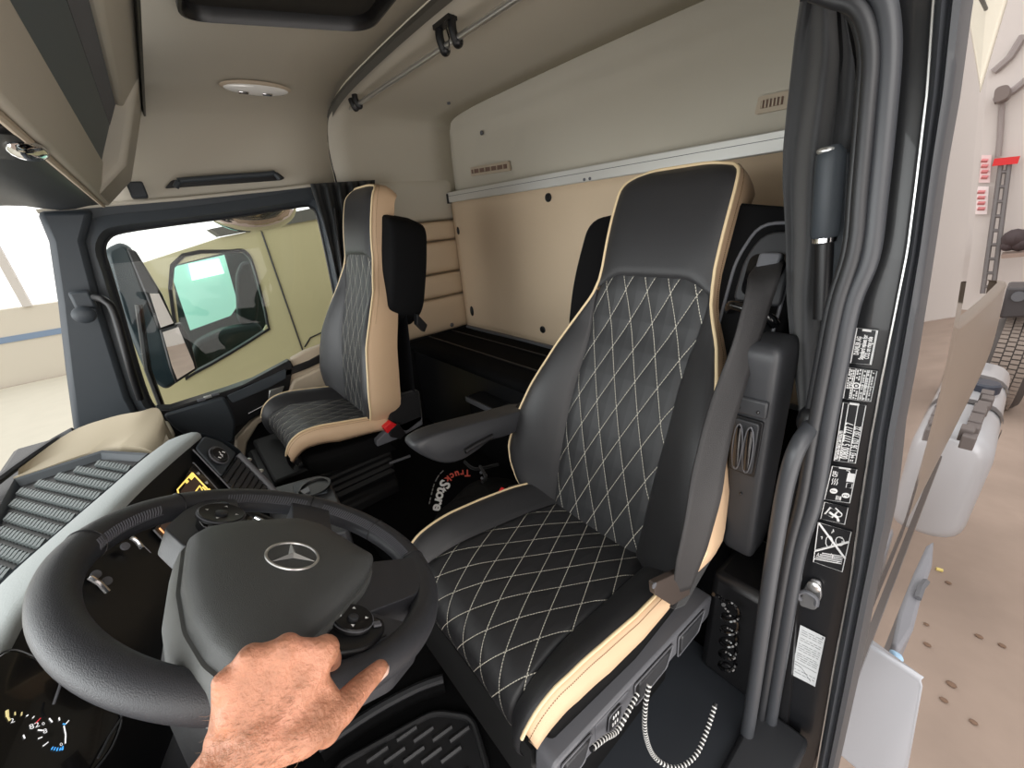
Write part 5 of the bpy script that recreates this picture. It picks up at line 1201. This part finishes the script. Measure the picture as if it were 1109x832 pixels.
b = MB(); b.add([A2, A_, B_, C_1, D_1, A2 + Vector((0, .06, 0)), A2 + dwn, B_ + dwn, C_2, C_2 + Vector((-.01, .06, 0)), A2 + Vector((0, .06, -.56))], [(0, 1, 2, 3, 4, 5), (0, 6, 7, 2, 1), (2, 7, 8, 3), (3, 8, 9, 4), (4, 9, 10, 5), (5, 10, 6, 0), (6, 10, 9, 8, 7)])
b.build('fender_skin', mat('white_paint', srgb(160, 162, 168), .35, coat=.3), t, bevel=.012, bseg=3)
b = MB(); b.prism([hz(963, 700, -1.38), hz(978, 708, -1.38), hz(981, 716, -1.38), hz(968, 712, -1.38)], (0, 0, -.06)); b.build('blue_marker', mat('marker_blue', srgb(170, 205, 235), .4), t, bevel=.01)

# fuel tank
t = thing('fuel_tank', 'white fuel tank with two dark straps behind the cab', 'tank', (-.1, 3.6, -2.05))
def sect(y, f=1): return [Vector((p.x, y, p.z)) for p in roundpoly([Vector((-.55, 0, -1.98)), Vector((.175 + (f - 1) * .16, 0, -1.98)), Vector((.175 + (f - 1) * .16, 0, -1.28 - (1 - f) * .1)), Vector((-.55, 0, -1.28 - (1 - f) * .1))], .14, 5)]
sc_ = lambda R, f: [Vector((-.18 + (p.x + .18) * f, p.y, -1.65 + (p.z + 1.65) * f)) for p in R]
b = MB(); b.loft([sc_(sect(2.95), .86), sc_(sect(2.965), .95), sect(3.0), sect(3.4), sect(3.9), sect(4.3), sc_(sect(4.34), .95)]); b.build('tank_body', mat('tank_white', srgb(172, 172, 176), .4, metal=.2, coat=.4), t, ang=50)
for y in (3.45, 3.95):
    b = MB(); b.loft([[p + (p - Vector((-.18, p.y, -1.65))).normalized() * .008 for p in sect(yy)] for yy in (y - .035, y + .035)], caps=False); b.build('strap', mat('strap_dark', srgb(70, 68, 70), .4), t)
b = MB(); b.lathe([(.07, 0), (.07, .05), (.06, .06), (.001, .06)], (.06, 3.72, -1.29), (0, 0, 1), 18); b.build('filler_cap', mat('cap_dark', srgb(50, 54, 66), .4), t)
t = thing('valve_block', 'dark valves and hoses beside the fuel tank', 'valve', (-.1, 3.3, -1.34))
R = random.Random(2); b = MB()
for k in range(10): b.box(hz(1044 + 2.4 * k + 6 * R.random(), 474 - 5 * k, -1.22) + Vector((0, 0, -.02 * R.random())), (.05, .07, .07))
b.build('valves', mat('valve_grey', srgb(96, 88, 86), .5), t, bevel=.005)
# rear wheel
t = thing('rear_wheel', 'rear truck tyre with block tread behind the fuel tank', 'wheel', (.22, 7.1, GZ + .002))
b = MB(); ctr = Vector((.03, 7.1, GZ + .53)); b.lathe([(.30, 0), (.46, -.01), (.515, .03), (.525, .06), (.525, .30), (.515, .33), (.46, .37), (.30, .36)], ctr, (1, 0, 0), 64); b.build('tyre', mat('tyre_rubber', srgb(78, 72, 70), .8), t)
b = MB()
for k in range(64):
    a = 2 * PI * k / 64
    for j in range(4):
        a2 = a + (j % 2) * PI / 64; w0 = .045 + j * .0675
        c = ctr + Vector((w0 + .034, math.cos(a2) * .53, math.sin(a2) * .53)); b.box(c, (.058, .040, .022), M=Matrix.Rotation(a2 - PI / 2, 3, 'X'))
b.build('tread', mat('tread_dusty', srgb(136, 124, 116), .85), t)
t = thing('mudguard_bracket', 'dark chassis bracket above the rear tyre', 'bracket', (.1, 6.9, -1.36))
b = MB(); b.prism([hy(1090, 312, 6.7), hy(1125, 312, 6.7), hy(1125, 343, 6.7), hy(1082, 345, 6.7)], (0, .4, 0)); b.build('plate', mat('chassis_dark', srgb(62, 58, 60), .5), t, bevel=.02)
b = MB(); b.lathe([(.05, 0), (.05, .03), (.001, .03)], hy(1103, 321, 6.7), (0, -1, 0), 14); b.build('bolt', M['greyp'], t)
# small things on the ground
t = thing('yellow_scrap', 'yellow scrap lying on the hall floor near the skirt', 'scrap', hz(1017, 617, GZ + .004)); b = MB(); b.tube([hz(1014, 616, GZ + .012), hz(1021, 618, GZ + .012)], .012, 6); b.build('strip', mat('scrap_yellow', srgb(220, 200, 120), .5), t)
R = random.Random(11)
for k, (x, y) in enumerate(((1027, 632), (1004, 699), (1030, 742), (1054, 783), (1022, 759), (1060, 690), (1003, 677), (1085, 700))):
    p = hz(x, y, GZ + .002); c = MB(); c.sphere(p + Vector((0, 0, .006)), .010 + .010 * R.random(), 8, 6, (1.2, .9, .5)); o = c.build('stone', mat('stone', srgb(120, 96, 80), .9)); tag(o, 'small brown stone on the dusty hall floor', 'stone', 'stones on the hall floor')

# ------------------------------------------------------------------ beyond the passenger window
XN = -3.6
t = thing('parked_truck', 'sand coloured truck cab parked beyond the passenger window', 'truck', (XN - .6, .6, GZ + .002))
tp = mat('truck_sand', srgb(172, 166, 130), .3, coat=.6, var=.03, vscale=1)
wo = [(186, 288), (250, 272), (268, 275), (277, 296), (290, 350), (284, 361), (213, 403), (200, 398)]
bo = [(120, 296), (240, 257), (345, 236), (480, 210), (560, 330), (560, 620), (330, 680), (150, 640)]
WO, BO = lx(wo, XN), lx(bo, XN)
b = MB(); b.loft([BO, WO, [p + Vector((-.04, 0, 0)) for p in WO]], caps=False); b.add([p for p in BO] + [p + Vector((-.4, 0, .0)) for p in BO], [(i, (i + 1) % 8, 8 + (i + 1) % 8, 8 + i) for i in range(8)]); b.build('cab_body', tp, t, ang=20)
cw = sum(WO, Vector()) / 8
b = MB(); b.loft([catmull([cw + (p - cw) * f + Vector((e, 0, 0)) for p in WO], 4, True) for f, e in ((1.03, .004), (1.02, .012), (.97, .012), (.95, -.02))], caps=False); b.build('window_frame', M['blackp'], t)
b = MB(); b.poly(catmull([p + Vector((-.03, 0, 0)) for p in WO], 4, True)); b.build('window_pane', glass('truck_glass', (.72, .86, .82, 1), .6), t, flat=True, norm=False)
b = MB(); b.poly(lx([(168, 284), (262, 258), (300, 262), (312, 370), (290, 400), (190, 430)], -4.5)); ib = b.build('cab_interior', mat('dark_cab', srgb(30, 38, 40), .7), t, flat=True, norm=False)
b = MB(); b.poly(lx([(183, 290), (243, 276), (258, 330), (250, 342), (206, 358)], -4.44)); b.build('far_window', mat('far_window', srgb(165, 215, 200), .3, emit=srgb(165, 215, 200), estr=.7), t, flat=True, norm=False)  # glowing pane stands in for daylight seen through the far window
b = MB(); b.poly(lx([(204, 286), (237, 280), (243, 296), (208, 304)], -4.42)); b.build('far_window_glow', mat('far_window_glow', srgb(250, 250, 245), .3, emit=srgb(255, 255, 250), estr=1.2), t, flat=True, norm=False)  # brightest patch of that daylight, put in as a glowing sheet
b = MB(); b.prism(roundpoly(lx([(256, 298), (262, 284), (272, 283), (281, 330), (278, 350), (258, 352)], -4.1), .1), (-.1, 0, 0)); b.build('seat_back', mat('seat_dark', srgb(24, 32, 36), .6), t, bevel=.04)
b = MB(); b.prism(roundpoly(lx([(206, 396), (212, 372), (240, 358), (282, 350), (288, 366), (215, 410)], -4.0), .05), (-.2, 0, 0)); b.build('seat_cushion', mat('seat_dark', srgb(24, 32, 36), .6), t, bevel=.04)
for pts in (((283, 250), (303, 308), (329, 383)), ((330, 376), (336, 366), (366, 352))):
    b = MB(); b.tube(lx(pts, XN + .004), .006, 6); b.build('panel_seam', M['blackp'], t)
b = MB(); b.prism(lx([(228, 248), (345, 224), (352, 236), (240, 256)], XN + .02), (-.3, 0, 0)); b.build('roof_edge', mat('roof_dark_grey', srgb(84, 84, 78), .6), t)  # dark grey band along the top of the parked cab
b = MB(); b.poly(lx([(182, 274), (232, 262), (248, 270), (190, 285)], XN + .01)); 
# exterior mirror of this cab
t = thing('exterior_mirror', 'tall black exterior mirror with two glasses outside the passenger window', 'mirror', hx(200, 415, -2.62))
XM = -2.6
b = MB(); b.prism(roundpoly(lx([(112, 270), (130, 262), (142, 268), (160, 320), (176, 356), (196, 412), (180, 424), (160, 410), (130, 340)], XM), .03), (-.12, 0, 0)); b.build('housing', mat('mirror_housing', srgb(30, 46, 52), .35), t, bevel=.02, bseg=3)
b = MB(); b.prism(lx([(136, 268), (147, 272), (176, 320), (190, 352), (172, 358), (158, 322)], XM + .01), (-.06, 0, 0)); g1 = b.build('upper_bezel', M['blackp'], t, bevel=.008)
b = MB(); b.prism(lx([(172, 357), (196, 350), (207, 372), (214, 400), (190, 416), (183, 398)], XM + .01), (-.06, 0, 0)); g2 = b.build('lower_bezel', M['blackp'], t, bevel=.008)
mg = mat('mirror_glass', srgb(235, 238, 238), .02, metal=1)
mn_ = Vector((.66, .75, 0)); mo1 = hx(170, 336, XM + .06); mo2 = hx(192, 382, XM + .06)
q1 = [hpl(x, y, mo1, mn_) for x, y in ((162, 318), (172, 318), (188, 350), (174, 355))]; q2 = [hpl(x, y, mo2, mn_) for x, y in ((176, 360), (194, 354), (204, 374), (211, 399), (192, 411), (186, 396))]
b = MB(); b.poly(q1); b.build('mirror_glass', mg, g1, flat=True, norm=False); b = MB(); b.poly(q2); b.build('mirror_glass', mg, g2, flat=True, norm=False)
b = MB(); b.tube(lx([(150, 330), (160, 400), (175, 440)], XM + .1), .014, 8); b.build('mirror_arm', M['blackp'], t)
# kerb mirror above the door
t = thing('kerb_mirror', 'round kerb mirror hanging at the top outside the passenger window', 'mirror', hx(275, 250, -2.62))
c = hx(274, 226, -2.6)
b = MB(); b.sphere(c, 1, 28, 14, (.14, .205, .115)); b.build('housing', M['chrome'], t)
b = MB(); b.sphere(c + Vector((.01, 0, -.004)), 1, 28, 14, (.14, .19, .10)); b.build('mirror_glass', mat('mirror_bowl', srgb(190, 180, 165), .12, metal=.9), t)
# ================================================================== floor things
# rubber mat with raised ribs in the footwell
t = thing('floor_mat', 'black ribbed rubber mat in the driver footwell', 'mat', hz(440, 800, FL + .002))
mz = FL + .012
rb = mat('mat_rubber', srgb(34, 34, 36), .45)
q = [hz(362, 832, mz), hz(420, 800, mz), hz(470, 772, mz), hz(512, 778, mz), hz(530, 840, mz), hz(520, 960, mz), hz(380, 980, mz)]
b = MB(); b.prism(roundpoly(q, .03), (0, 0, -.01)); b.build('sheet', rb, t)
b = MB(); b.tube([p + Vector((0, 0, .002)) for p in roundpoly(q, .03)], .008, 8, closed=True); b.build('rim', rb, t)
b = MB(); cen = sum(q, Vector()) / len(q); inq = [p.lerp(cen, .1) for p in q]
dx = (hz(470, 800, mz) - hz(440, 822, mz)).normalized(); dy_ = Vector((-dx.y, dx.x, 0))
for i in range(-14, 15):
    for j in range(-8, 9):
        p = cen + dx * (j * .075 + (i % 2) * .035) + dy_ * (i * .026); a_, c_ = p - dx * .026, p + dx * .026
        if inside(a_, inq) and inside(c_, inq): b.tube([a_ + Vector((0, 0, .002)), c_ + Vector((0, 0, .002))], .0065, 6)
b.build('raised_ribs', mat('mat_rib', srgb(52, 52, 54), .4), t)
# floor covering edge beside the mat
b = MB(); b.tube(catmull([hz(345, 810, FL + .06), hz(405, 770, FL + .06), hz(452, 745, FL + .06), hz(480, 735, FL + .06)], 4), .012, 8); o = b.build('trim_9', M['rubber']); struct(o, 'rubber edge of the floor covering by the pedals')
b = MB(); b.prism([hz(345, 812, FL + .055), hz(405, 772, FL + .055), hz(452, 747, FL + .055), hz(480, 737, FL + .055), hz(470, 690, FL + .055), hz(380, 650, FL + .055), hz(300, 700, FL + .055)], (0, 0, -.055)); struct(b.build('floor', M['carpet']), 'raised carpeted floor by the pedals')

# cloth bag between the seats
t = thing('cloth_bag', 'black drawstring bag with white and red lettering between the seats', 'bag', (-.98, .66, -1.098))
bc = Vector((-.985, .63, -1.0))
def bagp(u, v):       # u around, v up
    a = 2 * PI * u; r = math.sin(PI * min(1, max(.02, v))) ** .55
    w = 1 + .05 * math.sin(3 * a + 1) + .03 * math.sin(7 * a + v * 6)
    return bc + Vector((.20 * r * math.cos(a) * w, .20 * r * math.sin(a) * w, -.095 + .20 * v + .01 * math.sin(5 * a) * r))
b = MB(); rings = [[bagp(k / 40, v) for k in range(40)] for v in [.0, .04, .1] + lin(.2, .9, 12) + [.96, 1.0]]
b.loft(rings); b.build('bag_body', mat('bag_black', srgb(13, 13, 14), .8, bump=.5, scale=60, spec=.2), t, ang=180)
# lettering along a curve on the bag, each letter set down on the cloth
def bag_hit(x, y):
    d = Vector(ray(x, y)).normalized(); best = None; lo_ = .5
    for s in lin(.5, 1.6, 500):
        p = d * s; q = p - bc; z = (q.z + .095) / .20
        if 0 < z < 1:
            r = .20 * math.sin(PI * max(.02, z)) ** .55
            if math.hypot(q.x, q.y) < r: return d * (s - .006)
    return hz(x, y, -.93)
arc = catmull([(509, 512, 0), (497, 513, 0), (486, 518, 0), (480.5, 526, 0), (478, 534, 0), (476, 542, 0), (474, 551, 0), (473, 557, 0)], 10)
al = [0]
for i in range(1, len(arc)): al.append(al[-1] + (arc[i] - arc[i-1]).length)
def arcp(s): return Vector((interp(s, al, [p.x for p in arc]), interp(s, al, [p.y for p in arc]), 0))
def put(txt, s0, step, hpx, m, nm, off=0, bold=.03):
    b = MB()
    for k, chx in enumerate(txt):
        s = s0 + step * (k + .5); c = arcp(s); d = (arcp(s + 2) - arcp(s - 2)).normalized(); up = Vector((d.y, -d.x, 0))
        vs, fs = text_mesh(chx, 1, lambda X, Y: bag_hit(*(c + d * (X * hpx * 1.0) + up * (Y * hpx + off))[:2]), bold=bold); b.add(vs, fs)
    b.build(nm, m, t, flat=True, norm=False)
put('Truck', 0, 5.6, 10, mat('bag_red', srgb(214, 92, 78), .7), 'red_lettering')
put('Store', 29, 6.6, 16, M['white'], 'white_lettering')
b = MB()
for s_ in (24, 28, 31, 36, 40, 44, 50, 54):
    q_ = []
    for ds in (0, 2.6):
        c = arcp(s_ + ds); d = (arcp(s_ + ds + 2) - arcp(s_ + ds - 2)).normalized(); q_.append(bag_hit(*(c + Vector((d.y, -d.x, 0)) * -10)[:2]))
    b.tube(q_, .0022, 4)
b.build('small_print', mat('bag_grey', srgb(150, 150, 150), .7), t)
for k, pts in enumerate((((540, 503, -.9), (515, 508, -.9), (503, 500, -.9)), ((520, 505, -.88), (526, 517, -.88), (522, 522, -.88)))):
    b = MB(); b.tube(catmull([hz(*p) for p in pts], 5), .006, 8); b.build('drawstring', M['cloth'], t)
b = MB()
for x, y in ((521, 512), (526, 515), (522, 518)): b.sphere(hz(x, y, -.89), .006, 8, 6)
b.build('toggle', M['greyp'], t)
# coiled hose and braided cables at the door side of the driver seat
def coil(p0, p1, R_, turns, r, nm, m, par, ph=0):
    p0, p1 = Vector(p0), Vector(p1); d = (p1 - p0); ax = d.normalized(); e = ax.orthogonal().normalized(); g = ax.cross(e)
    b = MB(); b.tube([p0 + d * s + (e * math.cos(2*PI*turns*s + ph) + g * math.sin(2*PI*turns*s + ph)) * R_ for s in lin(0, 1, int(turns * 14))], r, 8); return b.build(nm, m, par)
t = thing('coiled_hose', 'black spiral air hose beside the driver seat base', 'hose', hy(788, 730, .76))
coil(hy(792, 655, .76), hy(787, 728, .76), .017, 5.5, .0048, 'coil', M['gloss'], t)
b = MB(); b.tube(catmull([hy(789, 662, .77), hy(783, 655, .765), (-.25, .75, -.86), (-.262, .73, -.84)], 5), .0048, 8); b.build('tail', M['gloss'], t)
wht = mat('cable_white', srgb(215, 215, 212), .5)
def braided(pts, label, r=.0044):
    P = catmull(pts, 14); t = thing('braided_cable', label, 'cable', min(P, key=lambda p: p.z) - Vector((0, 0, r)))
    b = MB(); b.tube(P, r, 8); cb = b.build('core', M['blackp'], t)
    L_ = [0]
    for i in range(1, len(P)): L_.append(L_[-1] + (P[i] - P[i-1]).length)
    b = MB(); s = 0
    while s < L_[-1] - .004:
        f = lambda q: Vector([interp(q, L_, [p[k] for p in P]) for k in range(3)])
        b.tube([f(s), f(s + .0028)], r * 1.12, 8); s += .0085
    b.build('white_bands', wht, t, flat=True)
def cz(x, y, X): return hx(x, y, X)
braided([cz(703, 742, -.268), cz(699, 765, -.262), cz(699, 795, -.255), hz(709, 820, -1.10), hz(731, 832, -1.13), hz(752, 820, -1.13), hz(765, 793, -1.11), hz(775, 762, -1.08)], 'black and white banded cable looping below the seat switches')
braided([cz(690, 752, -.275), cz(679, 773, -.27), cz(668, 792, -.268), cz(655, 800, -.268), cz(640, 812, -.268)], 'short black and white banded cable hanging under the rocker switch')
# ------------------------------------------------------------------ light and sky
w = bpy.data.worlds.new('world'); sc.world = w; w.use_nodes = True
bg = w.node_tree.nodes['Background']; bg.inputs[0].default_value = (1, .985, .96, 1); bg.inputs[1].default_value = 1.75
def area(name, loc, tgt, sx, sy, power, colr=(1, 1, 1)):
    l = bpy.data.lights.new(name, 'AREA'); l.shape = 'RECTANGLE'; l.size = sx; l.size_y = sy; l.energy = power; l.color = colr
    o = bpy.data.objects.new(name, l); col.objects.link(o); o.location = loc
    o.rotation_euler = (Vector(tgt) - Vector(loc)).to_track_quat('-Z', 'Y').to_euler(); return o
area('door_fill', (1.7, -.9, 1.1), (-.9, .6, -.2), 2.2, 2.0, 50, (1, .97, .93))  # added fill through the open driver door, not a hall lamp
area('windscreen_fill', (-.9, -2.5, -.1), (-1.0, .8, .25), 3.4, 1.8, 86, (.96, .98, 1))  # added fill through the windscreen, brightens dashboard and headliner
area('ceiling_fill', (1.5, .1, -1.0), (-1.2, .5, .5), 2.4, 2.0, 44, (1, .97, .94))  # added fill from low outside the door, aimed up at the ceiling
sc.view_settings.view_transform = 'Standard'; sc.view_settings.look = 'None'; sc.view_settings.exposure = 0.0
# lift the whole place so that the hall floor is at zero
for o in list(sc.objects):
    if o.parent is None: o.location.z += H
